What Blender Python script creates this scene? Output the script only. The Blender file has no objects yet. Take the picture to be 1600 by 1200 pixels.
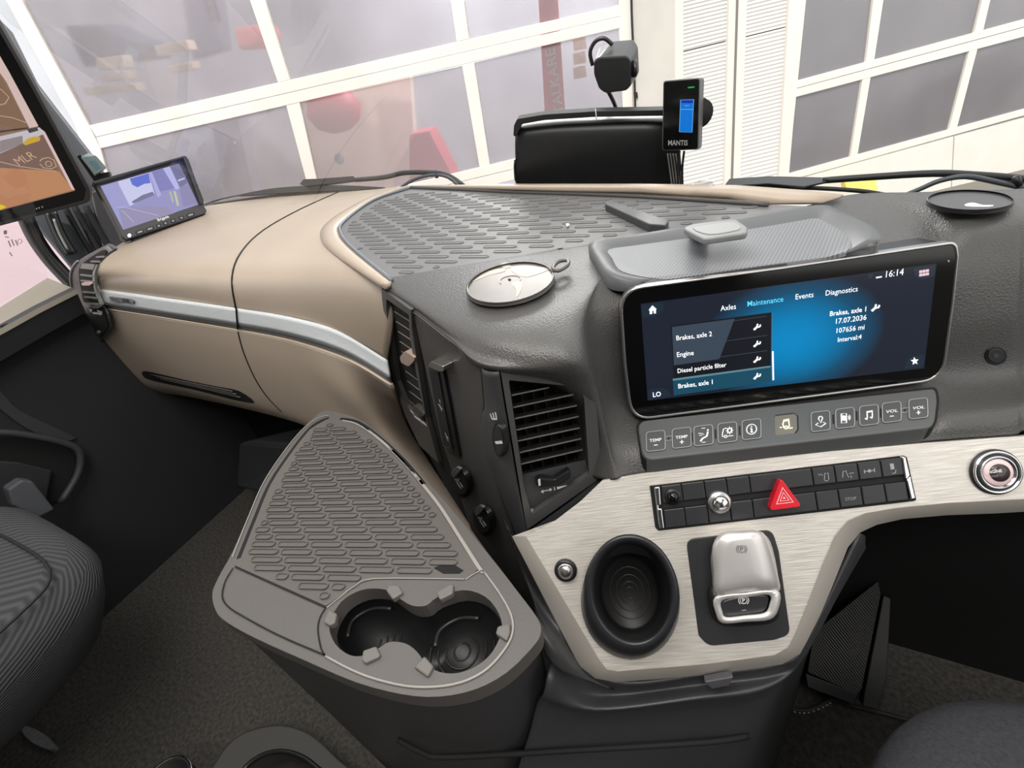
import bpy, bmesh, math, random
from mathutils import Vector as V, Matrix
random.seed(7)
R = math.radians
SC = bpy.context.scene
# ---------------------------------------------------------------- camera, world, sun, exposure
FPX = 740.0
ROLL = math.atan(235 / 1050); YAW = R(33)
PIT = R(90) - math.atan(1076 / FPX)
CAMP = V((0, 0, 1.0))
fwd = V((0, math.cos(PIT), -math.sin(PIT))); up0 = V((0, math.sin(PIT), math.cos(PIT))); rt0 = V((1, 0, 0))
RZ = Matrix.Rotation(YAW, 3, 'Z')
fwd = RZ @ fwd; up0 = RZ @ up0; rt0 = RZ @ rt0
# image right / image up expressed in the world (photo is rolled clockwise)
rt = math.cos(ROLL) * rt0 - math.sin(ROLL) * up0
up = math.sin(ROLL) * rt0 + math.cos(ROLL) * up0
cd = bpy.data.cameras.new('camera'); cam = bpy.data.objects.new('camera', cd); SC.collection.objects.link(cam)
cd.sensor_width = 36; cd.lens = 36 * FPX / 1600; cd.clip_start = 0.02; cd.clip_end = 200
M = Matrix((rt, up, -fwd)).transposed().to_4x4(); M.translation = CAMP
cam.matrix_world = M; SC.camera = cam
SC.view_settings.view_transform = 'Standard'; SC.view_settings.look = 'None'
SC.view_settings.gamma = 1; SC.view_settings.exposure = 0.0
w = bpy.data.worlds.new('sky'); SC.world = w; w.use_nodes = True
nt = w.node_tree; bg = nt.nodes['Background']
bg.inputs[0].default_value = (1.0, 0.985, 0.965, 1); bg.inputs[1].default_value = 1.75
sd = bpy.data.lights.new('sun', 'SUN'); sd.energy = 2.3; sd.angle = R(3); sd.color = (1, .95, .88)
sun = bpy.data.objects.new('sun', sd); SC.collection.objects.link(sun)
sun.rotation_euler = V((-0.12, 0.80, -0.80)).to_track_quat('-Z', 'Y').to_euler()
def area(name, loc, d, sx, sy, e, col):
    a = bpy.data.lights.new(name, 'AREA'); a.shape = 'RECTANGLE'; a.size = sx; a.size_y = sy; a.energy = e; a.color = col
    o = bpy.data.objects.new(name, a); SC.collection.objects.link(o); o.location = loc
    o.rotation_euler = V(d).to_track_quat('-Z', 'Y').to_euler(); return o
area('cab_ceiling_lamp', (-.45, .05, 1.93), (0.05, .15, -1), .9, .5, 12, (1, .96, .91))  # unseen light added under the roof to fill the cab
area('cab_reading_lamp', (.35, -.35, 1.93), (-.1, .25, -1), .5, .4, 15, (1, .96, .91))  # second unseen fill, added to lift the faces turned to the rear
area('workshop_lamp', (-2.2, 6.0, 2.6), (0, -.2, -1), 3, 2, 420, (1, .97, .93))  # added fill that brightens what stands behind the left door
# ---------------------------------------------------------------- geometry from the calibrated camera
def ray(px, py):
    return fwd + rt * ((px - 800) / FPX) + up * ((600 - py) / FPX)
def T(px, py, t): return CAMP + ray(px, py) * t
def Z(px, py, z):
    r = ray(px, py); return CAMP + r * ((z - CAMP.z) / r.z)
def Y(px, py, y):
    r = ray(px, py); return CAMP + r * ((y - CAMP.y) / r.y)
class Pl:
    def __init__(s, o, az=None, tilt=0, n=None):
        s.o = V(o)
        if n is None:
            a = R(az); h = V((math.sin(a), math.cos(a), 0)); n = h * math.cos(R(tilt)) + V((0, 0, 1)) * math.sin(R(tilt))
        s.n = V(n).normalized()
    def at(s, px, py, off=0):
        r = ray(px, py); o = s.o + s.n * off
        return CAMP + r * ((o - CAMP).dot(s.n) / r.dot(s.n))
    def off(s, d): return Pl(s.o + s.n * d, n=s.n)
def pl3(a, b, c):
    n = (b - a).cross(c - a).normalized()
    if n.dot(CAMP - a) < 0: n = -n
    return Pl(a, n=n)
SCR = Pl(T(1230, 520, .445), 156.2, 11.5)
PAN = Pl(T(1230, 770, .440), 158, 36)
TRAY = Pl((0, 0, .58), n=(0, 0, 1))
TOPZ = .80
TOP = Pl((0, 0, TOPZ), n=(0, 0, 1))
_a = Z(603, 455, .79); _b = Z(752, 574, .775)
SIDE = pl3(_a, _b, _b + V((0, 0, -.2)))
VEN = Pl(Z(780, 580, .775), 147, 4)
W1 = Pl(T(990, 150, 3.6), 159.5, 0)
W2 = Pl(T(990, 150, 3.6), 135.5, 0)
MIR = Pl(T(90, 270, 1.12), 122.7, 2)
MON = Pl(T(235, 310, 1.2), 101.3, 15)
# ---------------------------------------------------------------- materials
def lin(c):
    return tuple(((x / 255) / 12.92 if x / 255 <= .04045 else ((x / 255 + .055) / 1.055) ** 2.4) for x in c) + (1,)
def mat(name, col, rough=.5, metal=0, bump=None, emit=0, alpha=1, spec=.5, var=None, coat=0):
    m = bpy.data.materials.new(name); m.use_nodes = True; n = m.node_tree.nodes; l = m.node_tree.links
    b = n['Principled BSDF']; c = lin(col)
    b.inputs['Base Color'].default_value = c; b.inputs['Roughness'].default_value = rough
    b.inputs['Metallic'].default_value = metal; b.inputs['Specular IOR Level'].default_value = spec
    b.inputs['Coat Weight'].default_value = coat
    if alpha < 1: b.inputs['Alpha'].default_value = alpha
    if emit: b.inputs['Emission Color'].default_value = c; b.inputs['Emission Strength'].default_value = emit
    g = n.new('ShaderNodeNewGeometry')
    if bump:
        kind, sc, st = bump
        if kind == 'leather':
            t = n.new('ShaderNodeTexVoronoi'); t.feature = 'SMOOTH_F1'; t.inputs['Scale'].default_value = sc; out = t.outputs['Distance']
        else:
            t = n.new('ShaderNodeTexNoise'); t.inputs['Scale'].default_value = sc; t.inputs['Detail'].default_value = 3; out = t.outputs[0]
        l.new(g.outputs['Position'], t.inputs['Vector'])
        bp = n.new('ShaderNodeBump'); bp.inputs['Strength'].default_value = st; bp.inputs['Distance'].default_value = .001
        l.new(out, bp.inputs['Height']); l.new(bp.outputs[0], b.inputs['Normal'])
    if var:
        sc, amt = var
        t = n.new('ShaderNodeTexNoise'); t.inputs['Scale'].default_value = sc; t.inputs['Detail'].default_value = 4
        l.new(g.outputs['Position'], t.inputs['Vector'])
        mr = n.new('ShaderNodeMapRange'); mr.inputs[1].default_value = .3; mr.inputs[2].default_value = .7
        mr.inputs[3].default_value = 1 - amt; mr.inputs[4].default_value = 1 + amt
        l.new(t.outputs[0], mr.inputs[0])
        mx = n.new('ShaderNodeVectorMath'); mx.operation = 'SCALE'; mx.inputs[0].default_value = c[:3]
        l.new(mr.outputs[0], mx.inputs['Scale']); l.new(mx.outputs[0], b.inputs['Base Color'])
    return m
def dotmat(m, plane_axis, sc_u, sc_v, dark=.35, rad=.28):
    """small round perforations laid out on a real grid across the rubber"""
    n = m.node_tree.nodes; l = m.node_tree.links; b = n['Principled BSDF']; g = n.new('ShaderNodeNewGeometry')
    u, v = plane_axis; outs = []
    rows = []
    for ax, s in ((u, sc_u), (v, sc_v)):
        d = n.new('ShaderNodeVectorMath'); d.operation = 'DOT_PRODUCT'; d.inputs[1].default_value = tuple(ax); l.new(g.outputs['Position'], d.inputs[0])
        k = n.new('ShaderNodeMath'); k.operation = 'MULTIPLY'; k.inputs[1].default_value = s; l.new(d.outputs['Value'], k.inputs[0]); rows.append(k)
    fl = n.new('ShaderNodeMath'); fl.operation = 'FLOOR'; l.new(rows[1].outputs[0], fl.inputs[0])
    hf = n.new('ShaderNodeMath'); hf.operation = 'MULTIPLY'; hf.inputs[1].default_value = .5; l.new(fl.outputs[0], hf.inputs[0])
    ad = n.new('ShaderNodeMath'); ad.operation = 'ADD'; l.new(rows[0].outputs[0], ad.inputs[0]); l.new(hf.outputs[0], ad.inputs[1])
    for src in (ad, rows[1]):
        f = n.new('ShaderNodeMath'); f.operation = 'FRACT'; l.new(src.outputs[0], f.inputs[0])
        s = n.new('ShaderNodeMath'); s.operation = 'SUBTRACT'; s.inputs[1].default_value = .5; l.new(f.outputs[0], s.inputs[0]); outs.append(s)
    cb = n.new('ShaderNodeCombineXYZ'); l.new(outs[0].outputs[0], cb.inputs[0]); l.new(outs[1].outputs[0], cb.inputs[1])
    ln = n.new('ShaderNodeVectorMath'); ln.operation = 'LENGTH'; l.new(cb.outputs[0], ln.inputs[0])
    mr = n.new('ShaderNodeMapRange'); mr.inputs[1].default_value = rad - .06; mr.inputs[2].default_value = rad + .06
    l.new(ln.outputs['Value'], mr.inputs[0])
    mx = n.new('ShaderNodeMix'); mx.data_type = 'RGBA'; c = b.inputs['Base Color'].default_value[:]
    mx.inputs[6].default_value = (c[0] * dark, c[1] * dark, c[2] * dark, 1); mx.inputs[7].default_value = c
    l.new(mr.outputs[0], mx.inputs[0]); l.new(mx.outputs[2], b.inputs['Base Color'])
    return m
def stripemat(name, col, col2, axis, scale, rough, width=.5, metal=0, bump=.3, xax=None):
    """woven ribs or brushed grain running across 'axis'"""
    m = mat(name, col, rough, metal); n = m.node_tree.nodes; l = m.node_tree.links; b = n['Principled BSDF']; g = n.new('ShaderNodeNewGeometry')
    d = n.new('ShaderNodeVectorMath'); d.operation = 'DOT_PRODUCT'; d.inputs[1].default_value = tuple(axis); l.new(g.outputs['Position'], d.inputs[0])
    if xax is None:
        k = n.new('ShaderNodeMath'); k.operation = 'MULTIPLY'; k.inputs[1].default_value = scale * 6.283; l.new(d.outputs['Value'], k.inputs[0])
        s = n.new('ShaderNodeMath'); s.operation = 'SINE'; l.new(k.outputs[0], s.inputs[0]); out = s.outputs[0]; lo, hi = -1, 1
    else:
        e = n.new('ShaderNodeVectorMath'); e.operation = 'DOT_PRODUCT'; e.inputs[1].default_value = tuple(xax); l.new(g.outputs['Position'], e.inputs[0])
        cb = n.new('ShaderNodeCombineXYZ')
        k = n.new('ShaderNodeMath'); k.operation = 'MULTIPLY'; k.inputs[1].default_value = scale; l.new(d.outputs['Value'], k.inputs[0])
        k2 = n.new('ShaderNodeMath'); k2.operation = 'MULTIPLY'; k2.inputs[1].default_value = scale * .035; l.new(e.outputs['Value'], k2.inputs[0])
        l.new(k.outputs[0], cb.inputs[0]); l.new(k2.outputs[0], cb.inputs[1])
        s = n.new('ShaderNodeTexNoise'); s.inputs['Scale'].default_value = 1; s.inputs['Detail'].default_value = 3; l.new(cb.outputs[0], s.inputs['Vector']); out = s.outputs[0]; lo, hi = .33, .67
    mr = n.new('ShaderNodeMapRange'); mr.inputs[1].default_value = lo; mr.inputs[2].default_value = hi; l.new(out, mr.inputs[0])
    mx = n.new('ShaderNodeMix'); mx.data_type = 'RGBA'; mx.inputs[6].default_value = lin(col2); mx.inputs[7].default_value = lin(col)
    l.new(mr.outputs[0], mx.inputs[0]); l.new(mx.outputs[2], b.inputs['Base Color'])
    bp = n.new('ShaderNodeBump'); bp.inputs['Strength'].default_value = bump; bp.inputs['Distance'].default_value = .002
    l.new(mr.outputs[0], bp.inputs['Height']); l.new(bp.outputs[0], b.inputs['Normal'])
    return m
pan_x = (PAN.at(1400, 715) - PAN.at(1025, 760)).normalized(); pan_y = PAN.n.cross(pan_x)
tan = mat('tan_plastic', (174, 159, 143), .42, bump=('leather', 900, .12), var=(6, .05))
tan_lo = mat('tan_plastic_lower', (178, 163, 147), .45, bump=('leather', 900, .10))
dash = mat('charcoal_grained_plastic', (72, 71, 70), .40, bump=('leather', 650, .42))
dash2 = mat('charcoal_smooth_plastic', (60, 60, 62), .42, bump=('leather', 1200, .15))
grey = mat('mid_grey_plastic', (87, 84, 81), .5, bump=('leather', 1100, .2))
rubber = mat('grey_rubber', (88, 84, 80), .48, bump=('noise', 600, .1), var=(9, .06))
rubber2 = mat('dashboard_rubber', (100, 100, 100), .5, bump=('noise', 600, .1), var=(9, .05))
black = mat('black_plastic', (26, 26, 28), .35)
matt = mat('matt_black', (17, 17, 18), .7)
switchm = mat('switch_black', (40, 40, 43), .38)
deep = mat('dark_recess', (9, 9, 10), .8)
glossb = mat('gloss_black', (8, 8, 9), .09)
chrome = mat('chrome', (225, 225, 225), .16, 1)
satin = mat('satin_metal', (200, 198, 196), .3, 1)
lever_m = mat('lever_silver', (208, 205, 202), .36, .55)
silver = stripemat('silver_strip', (224, 229, 231), (208, 214, 217), (0, .3, 1), 900, .38, metal=0, bump=.05, xax=(1, .2, 0))
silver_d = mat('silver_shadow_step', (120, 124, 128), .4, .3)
brushed = stripemat('brushed_champagne', (224, 219, 211), (192, 187, 179), pan_y, 900, .38, metal=.35, bump=.12, xax=pan_x)
brushed_e = mat('champagne_edge', (186, 180, 172), .4, .35)
white = mat('white_print', (225, 225, 225), .5)
grey_print = mat('grey_print', (150, 150, 150), .5)
lit_print = mat('lit_print', (235, 238, 240), .4, emit=.75)
lit_blue = mat('lit_cyan', (80, 190, 230), .4, emit=.7)
lit_warm = mat('lit_amber_icon', (250, 235, 190), .4, emit=1.0)
strip_m = mat('button_strip_grey', (82, 84, 84), .5)
button_m = mat('button_grey', (72, 74, 75), .5)
red = mat('hazard_red', (200, 20, 38), .3)
pinkw = mat('pale_pink_print', (240, 190, 195), .4)
alu = mat('white_powder_coated_aluminium', (222, 218, 211), .35, var=(5, .03))
alu2 = mat('shaded_seam_grey', (120, 116, 112), .6)
wallm = mat('render_beige_grey', (196, 192, 186), .8, var=(4, .06))
corr = mat('white_corrugated_sheet', (225, 222, 218), .4)
pane_m = mat('dusty_acrylic_pane', (176, 177, 184), .2, alpha=.42, var=(1.5, .12))
pane_d = mat('dusty_dark_pane', (128, 124, 128), .2, alpha=.62, var=(2, .12))
carpet = mat('black_carpet', (72, 70, 67), .95, bump=('noise', 260, 1.0), var=(140, .35), spec=.1)
fabric_l = stripemat('ribbed_seat_fabric', (68, 70, 72), (46, 46, 48), (.35, -.2, 1), 190, .9, bump=.5)
fabric = mat('plain_seat_fabric', (54, 54, 58), .9, bump=('noise', 700, .6), var=(300, .2), spec=.2)
asphalt = mat('asphalt_ground', (120, 116, 110), .9, var=(2, .1))
def hazy(name, col, tr, rough):
    m = mat(name, col, rough, var=(1.5, .10)); b = m.node_tree.nodes['Principled BSDF']; b.inputs['Transmission Weight'].default_value = tr; b.inputs['IOR'].default_value = 1.12; return m
pane_m = hazy('dusty_acrylic_pane_hazy', (200, 196, 200), .72, .21)
def glassmat(name, tint, gl):
    m = bpy.data.materials.new(name); m.use_nodes = True; n = m.node_tree.nodes; l = m.node_tree.links; n.clear()
    o = n.new('ShaderNodeOutputMaterial'); t = n.new('ShaderNodeBsdfTransparent'); t.inputs[0].default_value = tint
    g = n.new('ShaderNodeBsdfGlossy'); g.inputs['Roughness'].default_value = .02
    f = n.new('ShaderNodeFresnel'); f.inputs[0].default_value = 1.45
    k = n.new('ShaderNodeMath'); k.operation = 'MULTIPLY'; k.inputs[1].default_value = gl; l.new(f.outputs[0], k.inputs[0])
    x = n.new('ShaderNodeMixShader'); l.new(k.outputs[0], x.inputs[0]); l.new(t.outputs[0], x.inputs[1]); l.new(g.outputs[0], x.inputs[2])
    l.new(x.outputs[0], o.inputs[0]); return m
glass = glassmat('windscreen_glass', (.97, .985, .98, 1), .10)
clearp = glassmat('clear_gel_disc', (.86, .86, .86, 1), 1.5)
def emitm(name, col, e=1.0, rough=.15):
    m = mat(name, col, rough, emit=e); m.node_tree.nodes['Principled BSDF'].inputs['Base Color'].default_value = (.004, .004, .004, 1); return m
# ---------------------------------------------------------------- object helpers
WL = {}
def link(o, parent):
    SC.collection.objects.link(o)
    if parent is not None: o.parent = parent
def tagit(o, label=None, cat=None, group=None, kind=None):
    if label: o['label'] = label
    if cat: o['category'] = cat
    if group: o['group'] = group
    if kind: o['kind'] = kind
    return o
def thing(name, label, cat, loc, group=None, kind=None):
    o = bpy.data.objects.new(name, None); o.empty_display_size = .02; link(o, None)
    o.location = loc; WL[o.name] = V(loc); return tagit(o, label, cat, group, kind)
def mk(name, verts, faces, m, parent=None, smooth=False, bev=0, seg=2, solid=0, sub=0, label=None, cat=None, group=None, kind=None):
    c = sum(verts, V((0, 0, 0))) / len(verts)
    me = bpy.data.meshes.new(name); me.from_pydata([v - c for v in verts], [], faces)
    bm = bmesh.new(); bm.from_mesh(me); bmesh.ops.recalc_face_normals(bm, faces=bm.faces)
    if solid and sum(f.normal.dot(CAMP - c - f.calc_center_median()) * f.calc_area() for f in bm.faces) < 0: bmesh.ops.reverse_faces(bm, faces=bm.faces[:])
    bm.to_mesh(me); bm.free()
    for p in me.polygons: p.use_smooth = smooth
    me.materials.append(m)
    o = bpy.data.objects.new(name, me); link(o, parent)
    o.location = c - (WL[parent.name] if parent is not None else V((0, 0, 0))); WL[o.name] = c
    if sub:
        s = o.modifiers.new('sub', 'SUBSURF'); s.levels = sub; s.render_levels = sub
    if solid:
        s = o.modifiers.new('solid', 'SOLIDIFY'); s.thickness = solid; s.offset = -1
    if bev:
        b = o.modifiers.new('bev', 'BEVEL'); b.width = bev; b.segments = seg; b.limit_method = 'ANGLE'; b.angle_limit = R(38)
        b.harden_normals = False
    return tagit(o, label, cat, group, kind)
def rnd(pts, r, n=5):
    """round the corners of a pixel polygon; r is one radius or one per corner"""
    out = []; N = len(pts)
    for i in range(N):
        p = V(pts[i]); a = V(pts[i - 1]); b = V(pts[(i + 1) % N]); ri = r[i] if isinstance(r, (list, tuple)) else r
        da = (a - p); db = (b - p); ri = min(ri, da.length * .49, db.length * .49)
        if ri < .3: out.append(tuple(p)); continue
        s = p + da.normalized() * ri; e = p + db.normalized() * ri
        for k in range(n + 1):
            t = k / n; out.append(tuple(s * (1 - t) ** 2 + p * 2 * t * (1 - t) + e * t * t))
    return out
def ell(cx, cy, rx, ry, rot=0, n=40, a0=0, a1=360):
    c, s = math.cos(R(rot)), math.sin(R(rot)); o = []
    for k in range(n):
        a = R(a0 + (a1 - a0) * k / n); x, y = rx * math.cos(a), ry * math.sin(a); o.append((cx + c * x - s * y, cy + s * x + c * y))
    return o
def cr(pts, n=6, closed=False):
    P = [V(p) for p in pts]; N = len(P); out = []
    for i in range(N if closed else N - 1):
        g = (lambda k: P[k % N]) if closed else (lambda k: P[max(0, min(N - 1, k))])
        a, b, c, d = g(i - 1), g(i), g(i + 1), g(i + 2)
        for k in range(n):
            t = k / n; out.append(.5 * ((2 * b) + (c - a) * t + (2 * a - 5 * b + 4 * c - d) * t * t + (3 * b - a - 3 * c + d) * t ** 3))
    if not closed: out.append(P[-1])
    return out
def cr2(pts, n=5, closed=True): return [tuple(p) for p in cr([V(p) for p in pts], n, closed)]
def prism(name, pts, pl, h0, h1, m, parent=None, bev=0, base=None, holes=(), seg=2, **k):
    """flat part on a real plane: outline at height h1 above it, walls down to h0"""
    loops = [pts] + list(holes); bases = [base or pts] + list(holes)
    verts = []; faces = []; caps = []
    if base: assert len(base) == len(pts), name
    for li, (tp, bp) in enumerate(zip(loops, bases)):
        n = len(tp); s = len(verts)
        top = [pl.at(x, y, h1) for x, y in tp]
        if base and li == 0: bot = [pl.at(x, y, h0) for x, y in bp]
        else: bot = [v + pl.n * (h0 - h1) for v in top]
        verts += top + bot
        for i in range(n):
            j = (i + 1) % n; faces.append((s + i, s + j, s + n + j, s + n + i))
        caps.append((s, n))
    if not holes:
        n = caps[0][1]; faces.append(tuple(range(n))); faces.append(tuple(range(2 * n - 1, n - 1, -1)))
    else:
        for lvl in (0, 1):
            bm = bmesh.new(); idx = {}
            for s, n in caps:
                vs = []
                for i in range(n):
                    vi = s + lvl * n + i; v = bm.verts.new(verts[vi]); idx[v] = vi; vs.append(v)
                for i in range(n): bm.edges.new((vs[i], vs[(i + 1) % n]))
            bmesh.ops.triangle_fill(bm, use_beauty=True, use_dissolve=False, edges=bm.edges[:], normal=pl.n)
            for f in bm.faces: faces.append(tuple(idx[v] for v in f.verts))
            bm.free()
    return mk(name, verts, faces, m, parent, bev=bev, seg=seg, **k)
def skin(name, loops, m, parent=None, cap0=False, cap1=False, smooth=True, closed=True, **k):
    n = len(loops[0]); verts = [V(v) for L in loops for v in L]; faces = []
    for a in range(len(loops) - 1):
        for i in range(n if closed else n - 1):
            j = (i + 1) % n; faces.append((a * n + i, a * n + j, (a + 1) * n + j, (a + 1) * n + i))
    if cap0: faces.append(tuple(range(n)))
    if cap1: s = (len(loops) - 1) * n; faces.append(tuple(range(s, s + n)))
    return mk(name, verts, faces, m, parent, smooth=smooth, **k)
def loft(name, rows, m, parent=None, nu=5, nv=5, **k):
    """smooth patch through a grid of 3-D control points"""
    R1 = [cr(r, nu) for r in rows]; n = len(R1[0])
    cols = [cr([r[i] for r in R1], nv) for i in range(n)]
    G = [[cols[i][j] for i in range(n)] for j in range(len(cols[0]))]
    return skin(name, G, m, parent, closed=False, **k)
def tube(name, pts, r, m, parent=None, n=8, smooth_path=4, closed=False, flat=1, **k):
    P = cr(pts, smooth_path, closed) if smooth_path else [V(p) for p in pts]
    loops = []; prev = None; N = len(P)
    for i, p in enumerate(P):
        d = (P[(i + 1) % N] - P[i - 1]) if closed else (P[min(i + 1, N - 1)] - P[max(i - 1, 0)]); d.normalize()
        u = V((0, 0, 1)).cross(d) if prev is None else prev - d * prev.dot(d)
        if u.length < 1e-4: u = V((1, 0, 0)).cross(d)
        u.normalize(); prev = u; v = d.cross(u); rr = r[0] + (r[1] - r[0]) * i / (N - 1) if isinstance(r, tuple) else r
        loops.append([p + u * math.cos(2 * math.pi * a / n) * rr + v * math.sin(2 * math.pi * a / n) * rr * flat for a in range(n)])
    if closed: loops.append(loops[0]); return skin(name, loops, m, parent, **k)
    return skin(name, loops, m, parent, cap0=True, cap1=True, **k)
def basis(n):
    n = V(n).normalized(); a = V((0, 0, 1)) if abs(n.z) < .9 else V((1, 0, 0)); u = a.cross(n).normalized(); return u, n.cross(u), n
def lathe(name, c, ax, prof, m, parent=None, n=32, cap0=True, cap1=True, **k):
    u, v, ax = basis(ax); c = V(c)
    L = [[c + ax * h + (u * math.cos(2 * math.pi * i / n) + v * math.sin(2 * math.pi * i / n)) * r for i in range(n)] for r, h in prof]
    return skin(name, L, m, parent, cap0=cap0, cap1=cap1, **k)
def mpp(pl, px, py, d=10):   # metres per pixel on a plane
    return ((pl.at(px + d, py) - pl.at(px - d, py)).length + (pl.at(px, py + d) - pl.at(px, py - d)).length) / (4 * d)
def stroke(name, lines, wpx, pl, off, m, parent, closed=False, th=.0003, **k):
    """thin printed lines lying on a plane"""
    verts = []; faces = []
    for L in lines:
        P = [pl.at(x, y, off) for x, y in L]; N = len(P); wd = mpp(pl, *L[0]) * wpx / 2
        s = len(verts)
        for i, p in enumerate(P):
            d = (P[(i + 1) % N] - P[i - 1]) if closed else (P[min(i + 1, N - 1)] - P[max(i - 1, 0)])
            if d.length < 1e-9: d = V((1, 0, 0))
            d.normalize(); q = pl.n.cross(d)
            verts += [p + q * wd, p - q * wd, p - q * wd - pl.n * th, p + q * wd - pl.n * th]
        for i in range(N if closed else N - 1):
            a = s + 4 * i; b = s + 4 * ((i + 1) % N)
            for e in range(4): f = (e + 1) % 4; faces.append((a + e, a + f, b + f, b + e))
        if not closed:
            faces.append((s, s + 1, s + 2, s + 3)); e = s + 4 * (N - 1); faces.append((e, e + 3, e + 2, e + 1))
    return mk(name, verts, faces, m, parent, **k)
def text(body, a, b, pl, off, m, parent, name='lettering', fat=0, vp=None, **k):
    """lettering whose baseline runs from pixel a to pixel b on plane pl"""
    cu = bpy.data.curves.new('t', 'FONT'); cu.body = body; cu.extrude = 0; cu.offset = fat; cu.resolution_u = 2
    o = bpy.data.objects.new('t', cu); SC.collection.objects.link(o)
    me0 = bpy.data.meshes.new_from_object(o.evaluated_get(bpy.context.evaluated_depsgraph_get()))
    bpy.data.objects.remove(o)
    A = pl.at(*a, off); B = pl.at(*b, off); x = (B - A); L = x.length; x.normalize(); y = pl.n.cross(x)
    if vp: q = pl.at(a[0] + (a[0] - vp[0]) * .01, a[1] + (a[1] - vp[1]) * .01, off) - A; y = q.normalized() * 1.16
    xs = [v.co.x for v in me0.vertices]; x0, x1 = min(xs), max(xs); s = L / (x1 - x0)
    verts = [A + x * ((v.co.x - x0) * s) + y * (v.co.y * s) for v in me0.vertices]
    faces = [tuple(p.vertices) for p in me0.polygons]; bpy.data.meshes.remove(me0)
    return mk(name, verts, faces, m, parent, **k)
def inside(p, poly):
    x, y = p; c = False
    for i in range(len(poly)):
        x1, y1 = poly[i - 1]; x2, y2 = poly[i]
        if (y1 > y) != (y2 > y) and x < (x2 - x1) * (y - y1) / (y2 - y1) + x1: c = not c
    return c
def quad(p, q, r_, s): return [p, q, r_, s]
def struct(o, **k): return tagit(o, kind='structure', **k)
def fl(pl, cx, cy, wd, ht, e1=(1, 0), e2=(0, 1)):
    """pixel parallelogram round a centre"""
    return [(cx + a * wd / 2 * e1[0] + b * ht / 2 * e2[0], cy + a * wd / 2 * e1[1] + b * ht / 2 * e2[1]) for a, b in ((-1, -1), (1, -1), (1, 1), (-1, 1))]
#@@SETTING
# ================================================================ OUTSIDE: yard, workshop, two sectional doors
gr = struct(mk('ground', quad(V((-14, -6, -1.5)), V((14, -6, -1.5)), V((14, 16, -1.5)), V((-14, 16, -1.5))), [(0, 1, 2, 3)], asphalt))
def ext(a, b, k): return (a[0] + (b[0] - a[0]) * k, a[1] + (b[1] - a[1]) * k)
d1 = thing('door_1', 'large white sectional workshop door with glazed panels, left of the plain pillar', None, W1.at(560, 240), kind='structure')
frames1 = [
 [(8, 0), (34, 0), (139, 196), (157, 232), (196, 372), (186, 372), (150, 300), (128, 228), (116, 195)],        # left stile
 [(139, 196), (985, 4), (985, 22), (150, 214)], [(150, 214.8), (985, 22.8), (987, 40), (157, 232)],
 [(390, 0), (414, 0), (453, 124.5), (434, 129)], [(704, 0), (725, 0), (733, 61), (713.5, 65.6)],
 [(447, 165), (468, 160), (506, 330), (491, 330)], [(722, 103), (741, 98.5), (766, 262), (750, 266)],
 [(966, -30), (986, -30), (990, 222), (975, 222)],
 [(180, 398), (990, 204), (991, 219), (185, 412)], [(184, 413), (991, 220), (992, 236), (188, 428)],
]
for i, q in enumerate(frames1):
    nm = 'door_stile' if i in (0, 7) else ('door_rail' if i in (1, 2, 8, 9) else 'mullion')
    prism(nm, q, W1, -.03, .0 if nm == 'mullion' else (.004 if i in (0, 7) else .002), alu, d1, bev=.004)
lens1 = [[(34, 0), (20, -40), (376, -60), (390, 0), (434, 129), (139, 196)], [(414, 0), (396, -60), (700, -60), (704, 0), (713.5, 65.6), (453, 124.5)], [(725, 0), (720, -60), (966, -60), (967, 8), (733, 61)],
         [(157, 230), (447, 165), (491, 330), (188, 398)], [(468, 160), (722, 103), (750, 266), (506, 326)], [(741, 98), (967, 44), (975, 208), (766, 262)],
         [(184, 428), (770, 288), (790, 400), (190, 520)]]
for q in lens1: prism('pane', q, W1, -.022, -.016, pane_m, d1)
prism('bottom_panel', [(206, 520), (790, 401), (996, 340), (1004, 720), (250, 900)], W1, -.03, -.004, alu, d1)
# inside of the left workshop, with shapes added in place of yard reflections
def behind(px, py, d): return W1.at(px, py, -d)
bk = W1.off(-1.6)
struct(prism('wall_workshop_back', [(-1500, -900), (2200, -900), (2200, 900), (-1500, 900)], W1, -2.6, -2.5, mat('workshop_back_wall', (168, 172, 182), .9, var=(.8, .18))))
struct(mk('floor_workshop', [behind(-900, 500, .1) * 1 for _ in range(1)] + [V((-12, 3.2, -1.48)), V((6, 8.5, -1.48)), V((6, 14, -1.48)), V((-12, 14, -1.48))][1:] , [(0, 1, 2, 3)], asphalt))
bn = thing('hanging_banner', 'tall narrow red banner with white vertical lettering behind the left workshop door', 'banner', behind(858, 120, .08))
redc = mat('banner_red', (228, 28, 52), .7)
prism('banner_cloth', [(838, -60), (868, -60), (884, 190), (852, 190)], W1, -.075, -.055, redc, bn)
text('TALKARE', (881, 176), (866, 74), W1, -.052, white, bn, fat=.01, label='white vertical lettering on the banner')
def blob(name, px, py, d, rx, ry, rz, m, label, cat, n=2):
    c = behind(px, py, d); o = lathe(name, c - V((0, 0, rz)), (0, 0, 1), [(rx * .35, 0), (rx * .8, rz * .35), (rx, rz), (rx * .8, rz * 1.6), (rx * .4, rz * 2)], m, n=20)
    return tagit(o, label, cat)
blob('red_tool_drum', 522, 172, .3, .24, .2, .17, mat('drum_red', (200, 60, 85), .5), 'blurred red rounded drum behind the lower middle pane of the left door', 'drum')  # red lump added in place of a reflection in the glass
blob('wall_lamp', 530, 248, .2, .045, .04, .045, mat('lamp_teal', (110, 135, 140), .5), 'small round teal thing behind the lower middle pane', 'lamp')
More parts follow.
